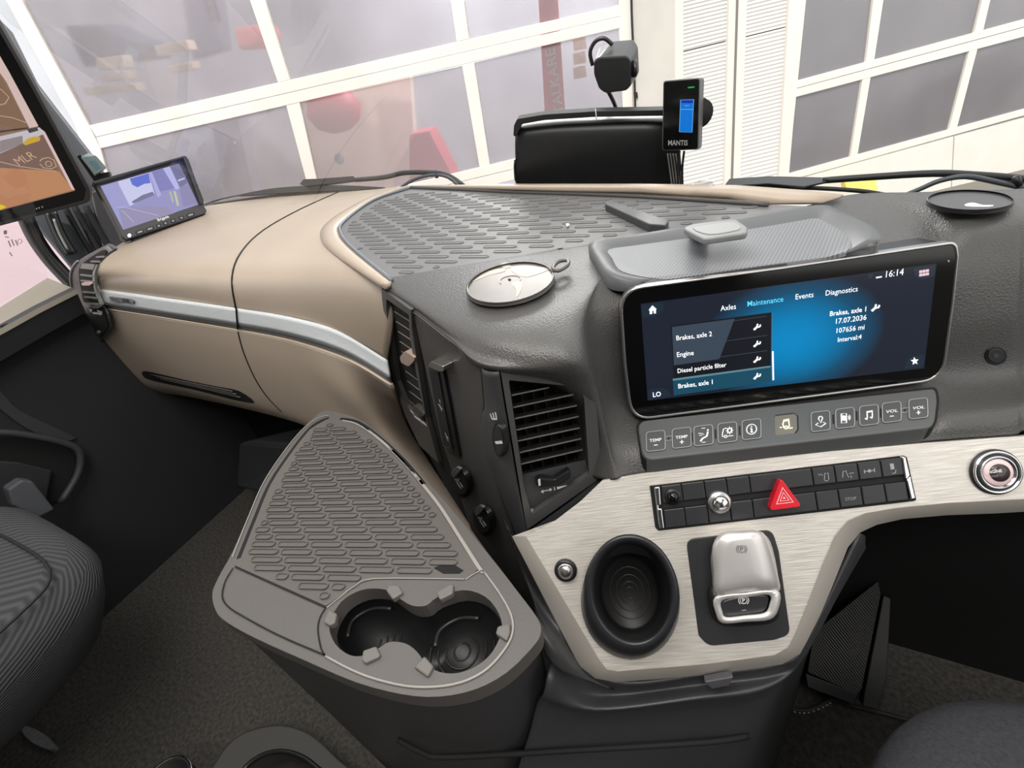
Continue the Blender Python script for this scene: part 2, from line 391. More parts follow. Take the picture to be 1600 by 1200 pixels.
tagit(prism('steel_post', [(330, 196), (372, 187), (402, 330), (360, 335)], W1, -.5, -.35, mat('post_blue_grey', (120, 130, 150), .6)), 'bluish grey steel post behind the lower left pane of the left door', 'post')
tagit(prism('red_cabinet', [(640, 210), (670, 205), (720, 300), (640, 310)], W1, -.6, -.3, mat('cabinet_red', (200, 70, 90), .6)), 'red cabinet edge low behind the middle lower pane', 'cabinet')
dk = mat('machine_dark_blue_grey', (95, 108, 130), .7)  # blue-grey shapes added for dark reflections in the upper left pane
tagit(prism('tall_press', [(270, -80), (322, -80), (345, 78), (300, 92)], W1, -.95, -.75, dk, bev=.02), 'tall dark blue-grey press behind the upper left pane', 'machine')
tagit(prism('dark_shelving', [(100, 40), (150, 38), (225, 70), (232, 92), (130, 105)], W1, -.95, -.6, dk, bev=.02), 'low dark blue-grey shelving far behind the upper left pane', 'shelf')
lad = thing('ladder', 'dark ladder leaning behind the top of the left door', 'ladder', behind(320, 30, .4))  # bars added for bluish dark uprights reflected in the glass
for dx in (0, 14): prism('rail', [(302 + dx, -60), (305 + dx, -60), (331 + dx, 34), (327 + dx, 34)], W1, -.42, -.4, matt, lad)
for k in range(5): prism('rung', [(304 + k * 4.5, -40 + k * 17), (320 + k * 4.5, -43 + k * 17), (321 + k * 4.5, -40 + k * 17), (305 + k * 4.5, -37 + k * 17)], W1, -.42, -.4, matt, lad)
tagit(prism('pale_panel', [(470, 150), (640, 110), (655, 330), (500, 360)], W1, -1.1, -1.0, mat('panel_peach', (250, 226, 212), .8)), 'pale peach panel far behind the middle lower pane of the left door', 'panel')  # panel added to give this pane its peach sunlit reflection
pale = mat('pale_cream_cartons', (245, 232, 205), .8)  # cream blocks added for yellowish light patches in the glass
for k, q in enumerate([[(148, 92), (190, 86), (196, 106), (152, 111)], [(153, 117), (197, 110), (200, 123), (160, 129)], [(128, 136), (210, 130), (214, 142), (134, 150)], [(240, 72), (290, 62), (296, 78), (246, 88)], [(262, 104), (298, 96), (302, 108), (268, 114)]]):
    tagit(prism('carton', q, W1, -.42 + .0 * k, -.30 - .0 * k, pale, bev=.01), ['top left cream carton of the stack behind the big left pane', 'second cream carton of the stack behind the big left pane', 'lowest, widest cream carton behind the big left pane', 'cream carton high beside the tall press', 'small cream carton below the one beside the press'][k], 'carton')
tagit(prism('red_vehicle', [(364, 44), (400, 38), (408, 58), (396, 78), (372, 78)], W1, -.9, -.5, mat('vehicle_red', (225, 120, 115), .5), bev=.03), 'faint red vehicle behind the right edge of the upper left pane', 'vehicle')
pbx = mat('cabinet_peach', (225, 190, 160), .6)
for k in range(3):
    tagit(prism('wall_box', [(895, 62 + k * 22), (914, 58 + k * 22), (917, 76 + k * 22), (897, 80 + k * 22)], W1, -.16, -.1, pbx), ['top', 'middle', 'bottom'][k] + ' of three peach boxes in a column right of the red banner', 'box')
# pillar between the doors
struct(prism('wall_pillar', [(986, -60), (1054, -60), (1054, 420), (994, 420)], W1, -.25, .012, wallm))
struct(prism('wall_left_jamb', [(-400, -400), (-14, -60), (8, 0), (116, 195), (128, 228), (170, 420), (-500, 600)], W1, -.2, -.01, mat('jamb_blue_grey', (184, 190, 196), .8, var=(4, .05))))
tagit(tube('black_conduit', [W1.at(986, -40, .03), W1.at(987, 20, .03), W1.at(990, 90, .03), W1.at(992, 148, .03), W1.at(996, 300, .03)], .008, black), 'thin black conduit running down the edge of the beige pillar', 'conduit')
tagit(prism('door_latch', [(990, 144), (996, 144), (997, 153), (991, 155)], W1, 0, .03, black, bev=.003), 'small black latch on the conduit by the pillar', 'latch')
# right door + corrugated panels
cw = thing('wall_corrugated', 'white corrugated sheet cladding between white posts', None, W2.at(1150, 200), kind='structure')
for i, q in enumerate([[(1053, -60), (1068, -60), (1068, 330), (1053, 330)], [(1141, -60), (1170, -60), (1155, 330), (1131, 330)], [(1237, -60), (1262, -60), (1228, 330), (1214, 330)]]):
    prism('post', q, W2, -.05, .03, alu, cw, bev=.004)
prism('post', [(1153, -60), (1156, -60), (1144, 330), (1141, 330)], W2, .03, .036, alu2, cw)
def corrugate(x0t, x1t, x0b, x1b, seams):
    """sheets with horizontal flutes, split at the dark seams"""
    ys = [-60] + seams + [330]
    for a, b in zip(ys[:-1], ys[1:]):
        fx = lambda x0, x1, y: x0 + (x1 - x0) * (y + 60) / 390
        verts = []; faces = []; n = int((b - a) / 3.1)
        for k in range(n + 1):
            y = a + .8 + (b - a - 1.6) * k / n; h = .009 if k % 2 else 0
            xl, xr = fx(x0t, x0b, y), fx(x1t, x1b, y)
            verts += [W2.at(xl, y + (xr - xl) * .122, h), W2.at(xr, y - (xr - xl) * .122, h)]
            if k: s = 2 * k; faces.append((s - 2, s - 1, s + 1, s))
        mk('corrugated_sheet', verts, faces, corr, cw)
corrugate(1067, 1144, 1067, 1134, [72]); corrugate(1167, 1241, 1152, 1218, [49])
prism('backing', [(1060, -60), (1250, -60), (1225, 330), (1060, 330)], W2, -.06, -.04, alu2, cw)
d2 = thing('door_2', 'white sectional workshop door with dark glazed panels on the right', None, W2.at(1400, 150), kind='structure')
lens2 = [[(1266, -60), (1258, 0), (1247, 127), (1354, 98), (1366, 0), (1372, -60)], [(1390, -60), (1382, 0), (1366, 94), (1522, 52), (1535, 0), (1549, -60)], [(1562, -60), (1548, 0), (1536, 48), (1700, 4), (1720, -60)],
         [(1243, 151), (1348, 124), (1328, 250), (1232, 273)], [(1361, 120), (1515, 80), (1482, 204), (1339, 247)], [(1528, 76), (1700, 30), (1700, 144), (1495, 200)]]
for q in lens2: prism('pane', q, W2, -.03, -.02, pane_d, d2)
for q, nm in [([(1236, -60), (1266, -60), (1230, 290), (1220, 290)], 'door_stile'),
          ([(1372, -60), (1390, -60), (1366, 96), (1353, 99)], 'mullion'), ([(1549, -60), (1562, -60), (1536, 50), (1522, 54)], 'mullion'),
          ([(1348, 123), (1361, 119), (1339, 249), (1328, 252)], 'mullion'), ([(1515, 79), (1528, 75), (1495, 202), (1482, 206)], 'mullion'),
          ([(1247, 126), (1700, 3), (1700, 15), (1245, 138)], 'door_rail'), ([(1245, 138.8), (1700, 16), (1700, 31), (1243, 152)], 'door_rail'), ([(1232, 272), (1700, 143), (1700, 153), (1230, 283)], 'door_rail')]:
    prism(nm, q, W2, -.03, .002 if nm == 'door_rail' else 0, alu, d2, bev=.004)
prism('bottom_panel', [(1229, 284), (1490, 213), (1478, 440), (1210, 440)], W2, -.03, -.004, alu, d2)
prism('bottom_panel', [(1491.5, 213), (1800, 130), (1800, 440), (1479.5, 440)], W2, -.03, -.004, alu, d2)
struct(prism('wall_workshop_right', [(1050, -300), (1900, -300), (1900, 450), (1050, 450)], W2, -1.6, -1.5, mat('workshop_right_wall', (120, 118, 124), .9, var=(1, .2))))
struct(prism('trim_yellow_marker', [(1320, 284), (1368, 279), (1372, 297), (1324, 300)], W2, .2, .25, mat('yellow_marker', (250, 225, 120), .6)))
# van added beyond the passenger window for the pink reflected in its glass
rv = thing('red_van', 'blurred red and white van body beyond the passenger window', 'van', V((-3.6, .9, -1.5)))
def box(name, a, b, m, parent=None, bev=0, **k):
    (x0, y0, z0), (x1, y1, z1) = a, b
    v = [V((x, y, z)) for z in (z0, z1) for x, y in ((x0, y0), (x1, y0), (x1, y1), (x0, y1))]
    return mk(name, v, [(0, 1, 2, 3), (4, 5, 6, 7), (0, 1, 5, 4), (1, 2, 6, 5), (2, 3, 7, 6), (3, 0, 4, 7)], m, parent, bev=bev, **k)
box('body', (-4.8, -1.2, -1.2), (-3.0, 1.6, -.25), mat('van_red', (215, 60, 85), .4), rv, bev=.12, seg=4)
box('roof', (-4.7, -1.1, -.25), (-3.1, 1.5, .95), mat('van_white', (235, 215, 222), .5), rv, bev=.12, seg=4)
for y in (-.7, 1.0): lathe('wheel', (-3.0, y, -1.2), (-1, 0, 0), [(.1, 0), (.3, .0), (.3, .2), (.1, .2)], matt, rv, n=20)
# ================================================================ CAB SHELL
XL, XR = -1.50, 1.05
headl = mat('headliner', (150, 148, 142), .9); cabw = mat('cab_wall_grey', (120, 118, 114), .8)
struct(mk('floor', quad(V((XL - .02, -1.2, 0)), V((XR, -1.2, 0)), V((XR, 1.0, 0)), V((XL - .02, 1.0, 0))), [(0, 1, 2, 3)], carpet, solid=.03))
struct(box('ceiling', (XL, -1.2, 1.95), (XR, -.15, 2.0), headl)); struct(box('ceiling', (XL, -.15, 1.95), (-1.0, .45, 2.0), headl)); struct(box('ceiling', (.55, -.15, 1.95), (XR, .45, 2.0), headl))  # middle of the unseen roof left open to let sky light in
struct(box('wall_back', (XL, -1.25, 0), (XR, -1.2, 2.0), cabw))
struct(box('wall_right', (XR, -1.2, 0), (XR + .05, 1.0, .72), cabw)); struct(box('wall_right', (XR, -1.2, .72), (XR + .05, -.7, 2.0), cabw)); struct(box('wall_right', (XR, -.7, 1.75), (XR + .05, .5, 2.0), cabw))
struct(box('wall_left', (XL - .06, -1.2, 0), (XL - .0, -.6, 2.0), cabw)); struct(box('wall_left', (XL - .06, -.6, 1.75), (XL, .5, 2.0), cabw))
struct(box('wall_front', (XL, .62, 0), (XR, .66, .62), matt))
# windscreen
struct(mk('window_1', quad(V((XL, .88, .66)), V((XR, .88, .66)), V((XR, .46, 1.95)), V((XL, .46, 1.95))), [(0, 1, 2, 3)], glass))
struct(tube('trim_1', [V((XR, .89, .66)), V((XR, .47, 1.95))], .06, dash2, smooth_path=0))
# passenger side door with its window
DO = Pl(V((-1.43, 0, 0)), az=90, tilt=0)
DI = Pl(V((-1.36, 0, 0)), az=90, tilt=0)
dr = thing('door_3', 'black passenger door with pale grey sill and a deep storage pocket', None, V((-1.43, .3, 0)), kind='structure')
sillm = mat('door_sill_greige', (150, 143, 130), .55, bump=('leather', 500, .3))
a_, b_ = V((-1.30, -.5, .0)), None
def at_x(px, py, x):
    r = ray(px, py); t = (x - CAMP.x) / r.x; return CAMP + r * t
zs = at_x(0, 560, -1.33).z; 
prism('door_panel', [(-700, 620), (0, 552), (60, 522), (125, 488), (200, 520), (430, 600), (430, 1300), (-700, 1500)], DO, -.05, .0, mat('door_black_cloth', (34, 34, 36), .85, bump=('leather', 500, .5)), dr)
# sill: horizontal ledge, then a grey band down to the panel
mk('sill', [DO.at(-300, 640, -.05), DO.at(0, 480, -.05), DO.at(74, 434, -.05), DO.at(118, 452, .09), DO.at(58, 482, .09), DO.at(0, 514, .09), DO.at(-300, 670, .09)], [(0, 1, 5, 6), (1, 2, 3, 4, 5)], sillm, dr, solid=.01)
mk('grey_band', [DO.at(-300, 670, .09), DO.at(0, 514, .09), DO.at(58, 482, .09), DO.at(118, 452, .09), DO.at(134, 488, .05), DO.at(70, 524, .05), DO.at(0, 565, .05), DO.at(-300, 740, .05)], [(0, 1, 6, 7), (1, 2, 5, 6), (2, 3, 4, 5)], mat('door_band_grey', (66, 66, 68), .6, bump=('leather', 500, .3)), dr, solid=.01)
stroke('sill_groove', [[(0, 510), (30, 494), (61, 477), (50, 468)]], 2.2, Pl(DO.at(30, 494, .075), n=(.15, .0, 1)), .001, deep, dr)
mk('window_glass', [DO.at(-300, 640, -.04), DO.at(0, 476, -.04), DO.at(74, 433, -.04), DO.at(60, 345, -.04), DO.at(20, 200, -.04), DO.at(-300, 100, -.04)], [(0, 1, 2, 3, 4, 5)], glassmat('door_glass', (.97, .93, .94, 1), .5), dr)
prism('door_curve', cr2([(-20, 590), (8, 618), (30, 640), (70, 660), (112, 680), (118, 686), (92, 690), (50, 674), (16, 652), (-20, 618)], 4), DO, 0, .006, mat('door_band_dark', (50, 50, 52), .7), dr, bev=.002)
tube('pocket_rim', [DO.at(-40, 678, .03), DO.at(10, 676, .03), DO.at(60, 683, .03), DO.at(100, 692, .03), DO.at(124, 706, .03), DO.at(122, 740, .03), DO.at(95, 785, .03)], .008, dash2, dr)
prism('pocket_recess', [(-40, 680), (60, 687), (118, 700), (118, 740), (92, 782), (-40, 830)], DO, .001, .004, deep, dr)
prism('pocket_lip', [(-40, 718), (30, 722), (82, 735), (72, 790), (-40, 830)], DO, .012, .02, mat('pocket_lip_black', (40, 40, 42), .6), dr, bev=.004)
prism('grey_flap', [(12, 765), (34, 750), (52, 752), (86, 796), (60, 810), (20, 790)], DO, .10, .13, mat('flap_grey', (78, 80, 86), .6), dr, bev=.004)
stk = thing('window_sticker', 'row of tiny grey print marks on the passenger window glass', 'sticker', DO.at(20, 375, -.03))
SP = DO.off(-.036)
gp = mat('sticker_grey', (110, 90, 95), .6)
prism('mark', rnd([(6, 360), (11, 360), (11, 366), (6, 366)], 1), SP, 0, .001, gp, stk)
for q in ([[(8, 370), (14, 371)]], [[(18, 374), (22, 384)]], [[(13, 376), (17, 386)]], [[(24, 375), (28, 384)]], [[(15, 394), (19, 400)]]): stroke('mark', q, 1.6, SP, 0, gp, stk)
stroke('mark', [ell(31, 377, 3.4, 3.4, n=14)], .8, SP, 0, gp, stk, closed=True)
# A-pillar and its grooves, left of the windscreen
PIL = Pl(T(140, 320, 1.42), 120, 10)
prism('trim_2', [(2, 30), (46, 118), (84, 168), (140, 240), (172, 290), (196, 392), (150, 420), (118, 430), (60, 360), (-40, 200), (-40, 30)], PIL, -.08, 0, mat('pillar_grey', (78, 82, 88), .5), bev=.008, kind='structure')
pt = thing('trim_3', 'dark ribbed seal and grab strip at the foot of the passenger pillar', None, PIL.at(100, 400, .04), kind='structure')
tube('window_seal', [PIL.at(36, 330, .05), PIL.at(55, 372, .05), PIL.at(82, 410, .05), PIL.at(118, 448, .05)], .020, black, pt)
tube('grab_strip', [PIL.at(78, 330, .06), PIL.at(92, 365, .06), PIL.at(112, 398, .06)], .016, black, pt)
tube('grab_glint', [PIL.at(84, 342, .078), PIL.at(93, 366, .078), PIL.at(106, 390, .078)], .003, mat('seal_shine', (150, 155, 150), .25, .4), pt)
for dx in (0, 16, 34): tube('groove_rib', [PIL.at(100 + dx, 322, .03), PIL.at(125 + dx, 368, .03), PIL.at(146 + dx, 402, .03)], .008, matt, pt)
prism('pillar_foot', [(140, 300), (165, 288), (197, 380), (205, 385), (178, 402), (160, 392)], PIL, .0, .03, dash2, pt, bev=.006)
#@@DASH
from mathutils.bvhtree import BVHTree
BV = {}
def reg(o):
    me = o.data; wv = [v.co + WL[o.name] for v in me.vertices]; BV[o.name] = BVHTree.FromPolygons(wv, [tuple(p.vertices) for p in me.polygons]); return o
def snap(o, px, py, off=0):
    r = ray(px, py).normalized(); h, n, i, d = BV[o.name].ray_cast(CAMP, r)
    if h is None:
        h, n, i, d = BV[o.name].find_nearest(CAMP + r * .6)
    if n.dot(r) > 0: n = -n
    return h + n * off
def snapn(o, px, py):
    h = snap(o, px, py); return Pl(h, n=snap(o, px, py, 1) - h)
def g3(row): return [p if isinstance(p, V) else Z(*p) for p in row]
# ================================================================ PASSENGER DASHBOARD (tan)
pdh = thing('passenger_dashboard', 'tan passenger side dashboard with a pale silver strip, left of the charcoal console', 'dashboard', Z(370, 500, .45))
seam = [(530, 300, .79), (470, 327, .79), (412, 360, .79), (377, 395, .788), Y(363, 435, .470), Y(369, 482, .455)]
rowsT = [
 [(325, 321, .79), (425, 308, .79), seam[0], (585, 296, .79), (640, 290, .79)],
 [(262, 343, .79), (370, 334, .79), seam[1], (538, 317, .795), (580, 311, .797)],
 [(200, 374, .785), (310, 365, .79), seam[2], (480, 350, .795), (524, 345, .797)],
 [(163, 400, .785), (268, 397, .788), seam[3], (455, 390, .79), (510, 372, .797)],
 [Y(150, 426, .452), Y(256, 430, .462), seam[4], Y(485, 436, .470), (602, 450, .785)],
 [Y(155, 452, .440), Y(260, 467, .450), seam[5], Y(495, 507, .455), Y(604, 563, .43)]]
cover = reg(loft('top_cover', [g3(r) for r in rowsT], tan, pdh, nu=8, nv=8, solid=.004))
def yy(x): return .440 + (x - 155) * .00007 if x < 370 else (.455 if x < 500 else .455 - (x - 500) * .00024)
def band(ta, tb, da, db, m, nm, **k):
    return loft(nm, [[Y(x, y, yy(x) - da) for x, y in ta], [Y((a[0] + b[0]) / 2, (a[1] + b[1]) / 2, yy(a[0]) - (da + db) / 2) for a, b in zip(ta, tb)], [Y(x, y, yy(x) - db) for x, y in tb]], m, pdh, nu=8, nv=2, **k)
t0 = [(155, 452), (260, 467), (369, 482), (450, 496), (527, 518), (603, 562)]
t1 = [(158, 474), (262, 490), (369, 507), (450, 522), (535, 548), (608, 590)]
t2 = [(159, 480), (262, 496), (370, 514), (455, 531), (542, 560), (611, 600)]
band(t0, t1, .001, .005, silver, 'silver_strip', solid=.004, label='brushed pale silver strip')
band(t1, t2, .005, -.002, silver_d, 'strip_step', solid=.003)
lowR = [
 [Y(158, 481, .440), Y(262, 498, .446), Y(370, 515, .453), Y(455, 532, .453), Y(542, 561, .443), Y(612, 602, .427)],
 [Y(150, 520, .440), Y(258, 532, .444), Y(385, 555, .450), Y(480, 585, .450), Y(570, 630, .445), SIDE.at(640, 668, -.02)],
 [Y(178, 570, .444), Y(250, 585, .447), Y(415, 608, .452), Y(520, 645, .452), Y(600, 690, .448), SIDE.at(695, 755, -.02)],
 [Y(210, 600, .452), Y(290, 612, .455), Y(440, 645, .458), Y(530, 690, .458), Y(640, 760, .44), SIDE.at(778, 874, -.02)],
 [Y(232, 612, .475), Y(305, 622, .475), Y(465, 661, .475), Y(540, 705, .475), Y(650, 775, .45), SIDE.at(785, 890, -.02)]]
lower = reg(loft('lower_cover', [g3(r) for r in lowR], tan_lo, pdh, nu=8, nv=6, solid=.004))
tube('seam_gap', [p + V((0, -.0005, .0005)) for p in g3(seam)], .0016, deep, pdh)
tube('seam_gap', [snap(lower, x, y, .0003) for x, y in [(372, 518), (380, 548), (397, 588), (416, 618), (440, 643)]], .0013, deep, pdh)
tube('strip_gap', [Y(369, 482, .453), Y(370, 497, .4505), Y(371, 508, .449), Y(371, 514, .453)], .0016, deep, pdh, smooth_path=2)
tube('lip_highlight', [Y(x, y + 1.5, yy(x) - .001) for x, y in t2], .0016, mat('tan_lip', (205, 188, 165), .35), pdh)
# air slot in the lower cover
sl = snapn(lower, 300, 605)
for nm, pts, h, mm in [('air_slot', cr2([(222, 583), (229, 580), (265, 588), (300, 596), (340, 604), (374, 611), (398, 629), (372, 626), (336, 617), (300, 608), (262, 600), (230, 592)], 3), .0015, deep)]:
    mk(nm, [snap(lower, x, y, .0006) for x, y in pts], [tuple(range(len(pts)))], mm, pdh, solid=.001)
for k in range(3):
    tube('slot_rib', [snap(lower, x, y, .001) for x, y in [(236 + 8 * k, 585 + 3.4 * k), (300 + 8 * k, 598 + 4 * k), (364 + 6 * k, 611 + 4.6 * k)]], .0016, grey, pdh, n=6)
# trim badge
bp = pl3(Y(168, 466, .4375), Y(208, 471, .440), Y(186, 476, .436))
bg_ = thing('trim_badge', 'small chrome and black lettered badge on the left end of the silver strip', 'badge', bp.at(188, 468))
prism('plate', rnd([(170, 463), (204, 467), (208, 470), (208, 475), (173, 470)], 1.5), bp, 0, .003, silver_d, bg_, bev=.0006)
prism('bright_half', [(189, 466.5), (203, 468), (206, 474), (191, 472)], bp, .003, .004, satin, bg_)
text('STYLE', (171.5, 472), (188, 474.2), bp, .0035, satin, bg_, fat=.01); text('LINE', (192, 472), (203, 473.5), bp, .0045, black, bg_)
# tan rim that frames the rubber mat
inner = [(641, 292), (583, 313), (535, 346), (530, 364), (548, 386), (612, 438)]
outer = [(638, 289), (574, 309), (516, 343), (500, 368), (520, 396), (601, 452)]
skin('mat_rim', [[Z(x, y, .798) for x, y in cr2(outer, 6, False)], [Z((x + a) / 2, (y + b) / 2, .804) for (x, y), (a, b) in zip(cr2(outer, 6, False), cr2(inner, 6, False))], [Z(x, y, .801) for x, y in cr2(inner, 6, False)]], tan, pdh, closed=False, solid=.004)
skin('far_rim', [[Z(x, y, z) for x, y, z in r] for r in [
    [(636, 290, .80), (800, 287, .812), (1000, 287, .816), (1150, 289, .815), (1260, 297, .808), (1318, 304, .802)],
    [(638, 291, .80), (800, 292.5, .812), (1000, 294, .814), (1150, 297, .812), (1250, 305, .806), (1310, 308, .802)],
    [(640, 293, .798), (800, 300, .800), (1000, 306, .800), (1130, 313, .80), (1200, 318, .80), (1285, 316, .80)]]], tan, pdh, closed=False, solid=.003)
# ================================================================ RUBBER MAT ON TOP
def pills(name, pl, poly, o, u, v, frac, ht, m, parent, R0, R1, C0, C1, h=.0016, skew=0):
    """the raised lozenges moulded into a rubber mat: one joined part"""
    O = pl.at(*o); U = pl.at(o[0] + u[0], o[1] + u[1]) - O; W = pl.at(o[0] + v[0], o[1] + v[1]) - O
    un = U.normalized(); vn = pl.n.cross(un); vn = vn if vn.dot(W) > 0 else -vn; hv = abs(W.dot(vn)) * ht / 2
    verts = []; faces = []
    def px(p):
        d = p - CAMP; z = d.dot(fwd); return (800 + FPX * d.dot(rt) / z, 600 - FPX * d.dot(up) / z)
    cnt = 0
    for r in range(R0, R1):
        for c in range(C0, C1):
            C = O + U * c + W * r; L = U.length * frac
            ts = [k / 8 for k in range(9) if inside(px(C + un * L * k / 8), poly)]
            if not ts: continue
            a, b = min(ts), max(ts); A = C + un * L * a; B = C + un * L * b
            if (B - A).length < hv * .5: B = A + un * hv * .5
            s = len(verts); ring = []
            for k in range(5): t = R(90 + 45 * k); ring.append((A + un * hv * math.cos(t) + vn * hv * math.sin(t), t))
            for k in range(5): t = R(-90 + 45 * k); ring.append((B + un * hv * math.cos(t) + vn * hv * math.sin(t), t))
            cc = (A + B) / 2
            for p, t in ring: verts.append(p)
            for p, t in ring: verts.append(p + pl.n * h)
            q = .72
            for p, t in ring:
                e = A if (p - A).length < (p - B).length else B
                verts.append(e + (p - e) * q + pl.n * h)
            for p, t in ring:
                e = A if (p - A).length < (p - B).length else B
                verts.append(e + (p - e) * q * .9 + pl.n * h * .35)
            for L_ in range(3):
                for i in range(10): j = (i + 1) % 10; faces.append((s + L_ * 10 + i, s + L_ * 10 + j, s + L_ * 10 + 10 + j, s + L_ * 10 + 10 + i))
            faces.append(tuple(s + 30 + i for i in range(10))); cnt += 1
    return mk(name, verts, faces, m, parent, kind='stuff')
dm = thing('dashboard_mat', 'grey ribbed rubber mat lying in the dashboard top recess behind the charcoal console', 'mat', Z(800, 360, .80))
matpoly = [(642, 293), (800, 300), (1000, 307), (1130, 315), (1210, 320), (1262, 322), (1240, 330), (1090, 352), (930, 380), (770, 408), (615, 440), (548, 386), (530, 364), (535, 346), (583, 313)]
prism('mat_base', matpoly, TOP, -.006, 0, rubber2, dm)
inn = [(650, 300), (800, 306), (1000, 313), (1190, 324), (1120, 344), (1000, 360), (930, 373), (770, 400), (625, 430), (558, 386), (541, 366), (548, 348), (595, 315)]
pills('raised_ribs', TOP, inn, (552, 366), (47, -1.5), (6.5, 5.1), .64, .46, rubber2, dm, -16, 16, -6, 16, h=.0009)
tube('edge_lip', [Z(x, y, .802) for x, y in [(642, 293), (720, 296), (800, 300), (900, 303), (1000, 307), (1130, 315), (1200, 320)]], .0032, mat('lip_dark', (70, 68, 66), .5), dm, smooth_path=2)
tube('edge_lip', [Z(x, y, .802) for x, y in [(642, 293), (583, 313), (537, 346), (532, 363), (549, 386), (612, 438)]], .0026, mat('lip_blue_grey', (100, 106, 114), .5), dm)
prism('divider', rnd([(944, 318), (950, 313), (962, 315), (1046, 344), (1040, 352), (1014, 350)], 3), TOP, 0, .010, dash2, dm, bev=.003)
tagit(prism('paper_scrap', [(884, 350), (888, 348.5), (890, 351), (886, 353.5)], TOP, .0022, .003, white), 'tiny white paper scrap lying on the rubber mat', 'scrap')
# ================================================================ CONSOLE: grained charcoal body
con = thing('center_console', 'grained charcoal console carrying the wide screen, with a champagne brushed lower panel', 'console', V((.0, .3, .3)))
FACE = SCR.off(-.010)
BSP = pl3(SCR.at(1012, 655, .004), SCR.at(1454, 600, .004), PAN.at(1230, 690, .008))
def fc(x, y, o=0): return FACE.at(x, y, o)
shoulder = [(603, 456), (652, 494), (703, 533), (752, 572), (778, 580), (860, 591), (912, 600)]
vzz = lambda x, y: VEN.at(x, y, .004)
bv = lambda x, y, d=-.075: VEN.at(x, y, d)
bs_ = lambda x, y, d=-.05: SIDE.at(x, y, d)
bodyR = [
 [Z(607, 434, .80), Z(690, 420, .80), Z(800, 401, .80), Z(880, 387, .80), Z(940, 376, .80), Z(1010, 364, .80), Z(1060, 356, .80), Z(1240, 326, .798), Z(1330, 304, .797), Z(1440, 300, .80), Z(1540, 297, .80), Z(1680, 288, .80)],
 [Z(603, 441, .80), Z(670, 447, .80), Z(745, 460, .80), Z(840, 450, .80), Z(895, 445, .80), Z(945, 425, .80), Z(980, 420, .80), Z(1230, 395, .785), Z(1420, 352, .790), Z(1500, 346, .80), Z(1570, 340, .80), Z(1690, 330, .80)],
 [Z(602, 447, .797), Z(655, 476, .797), Z(705, 500, .797), Z(775, 515, .80), Z(845, 512, .80), Z(905, 495, .798), fc(960, 480, .002), fc(1230, 460, -.003), fc(1440, 420, -.003), fc(1508, 405, -.006), fc(1585, 400, -.006), fc(1690, 385)],
 [Z(602, 452, .792), Z(652, 487, .789), Z(703, 525, .787), Z(757, 556, .787), Z(850, 566, .785), Z(912, 560, .78), fc(958, 560), fc(1230, 540, -.003), fc(1440, 520), fc(1500, 500), fc(1580, 490), fc(1690, 480)],
 [Z(603, 457, .785), Z(652, 494, .778), Z(703, 533, .776), SIDE.at(753, 575, .002), vzz(850, 591), vzz(930, 612), fc(966, 640), fc(1225, 620), fc(1430, 590), fc(1495, 590), fc(1580, 585), fc(1690, 580)],
 [bs_(604, 470), bs_(652, 520), bs_(703, 560), bv(770, 600), bv(850, 620), vzz(941, 690), BSP.at(982, 700, -.006), BSP.at(1225, 680, -.008), BSP.at(1430, 655, -.008), BSP.at(1490, 650, -.004), BSP.at(1580, 640, -.004), BSP.at(1690, 630, -.004)],
 [bs_(604, 520), bs_(652, 570), bs_(703, 640), bv(770, 680), bv(850, 720), PAN.at(945, 749, -.004), PAN.at(1000, 739, -.004), PAN.at(1220, 714, -.004), PAN.at(1420, 692, -.004), PAN.at(1490, 686, -.004), PAN.at(1580, 680, -.004), PAN.at(1690, 672, -.004)]]
bodyR = [r + [r[-1] + V((.30, .05, 0)), r[-1] + V((.62, .12, 0))] for r in bodyR]
cap = reg(loft('console_top', bodyR, dash, con, nu=7, nv=7, solid=.003)); face = cap
# side face with seams
prism('side_panel', [(645, 490), (751, 574), (756, 634), (752, 655), (755, 690), (800, 838), (860, 990), (872, 1010), (800, 915), (736, 828), (690, 690)], SIDE, -.02, .0, dash, con, bev=.0015)
prism('side_backing', [(603, 457), (752, 574), (830, 838), (880, 1000), (790, 905), (705, 775), (660, 692), (622, 612), (604, 500)], SIDE, -.04, -.004, deep, con)
# rounded post between side face and vent
pl_, pr_ = [(752, 574), (757, 634), (752, 652), (756, 700), (785, 780), (808, 840)], [(780, 581), (787, 634), (790, 652), (797, 700), (810, 775), (822, 834)]
def mid(p, q, a, h): return V(p) * (1 - a) + V(q) * a + V((0, -1, .1)) * h
post = []
for i, (p, q) in enumerate(zip(pl_, pr_)):
    A = SIDE.at(*p, .001); B = VEN.at(*q, .003); h = (.004, .004, .006, .006, .004, .002)[i]
    post.append([A, mid(A, B, .3, h), mid(A, B, .7, h), B])
postm = reg(loft('corner_post', post, dash2, con, nu=5, nv=5, solid=.002))
# flank between the post and the champagne panel, running down to the cup tray
loft('console_flank', [[SIDE.at(770, 760, -.002), SIDE.at(800, 838, .002), PAN.at(806, 842, -.010)], [SIDE.at(800, 850, .0), SIDE.at(826, 910, .02), PAN.at(850, 935, -.012)],
                       [SIDE.at(830, 930, .02), SIDE.at(850, 975, .05), PAN.at(895, 1020, -.014)], [Z(845, 975, .56), Z(868, 1010, .55), PAN.at(925, 1062, -.014)], [Z(850, 1020, .54), Z(880, 1050, .52), PAN.at(960, 1075, -.02)]], dash2, con, nu=5, nv=5, solid=.002)
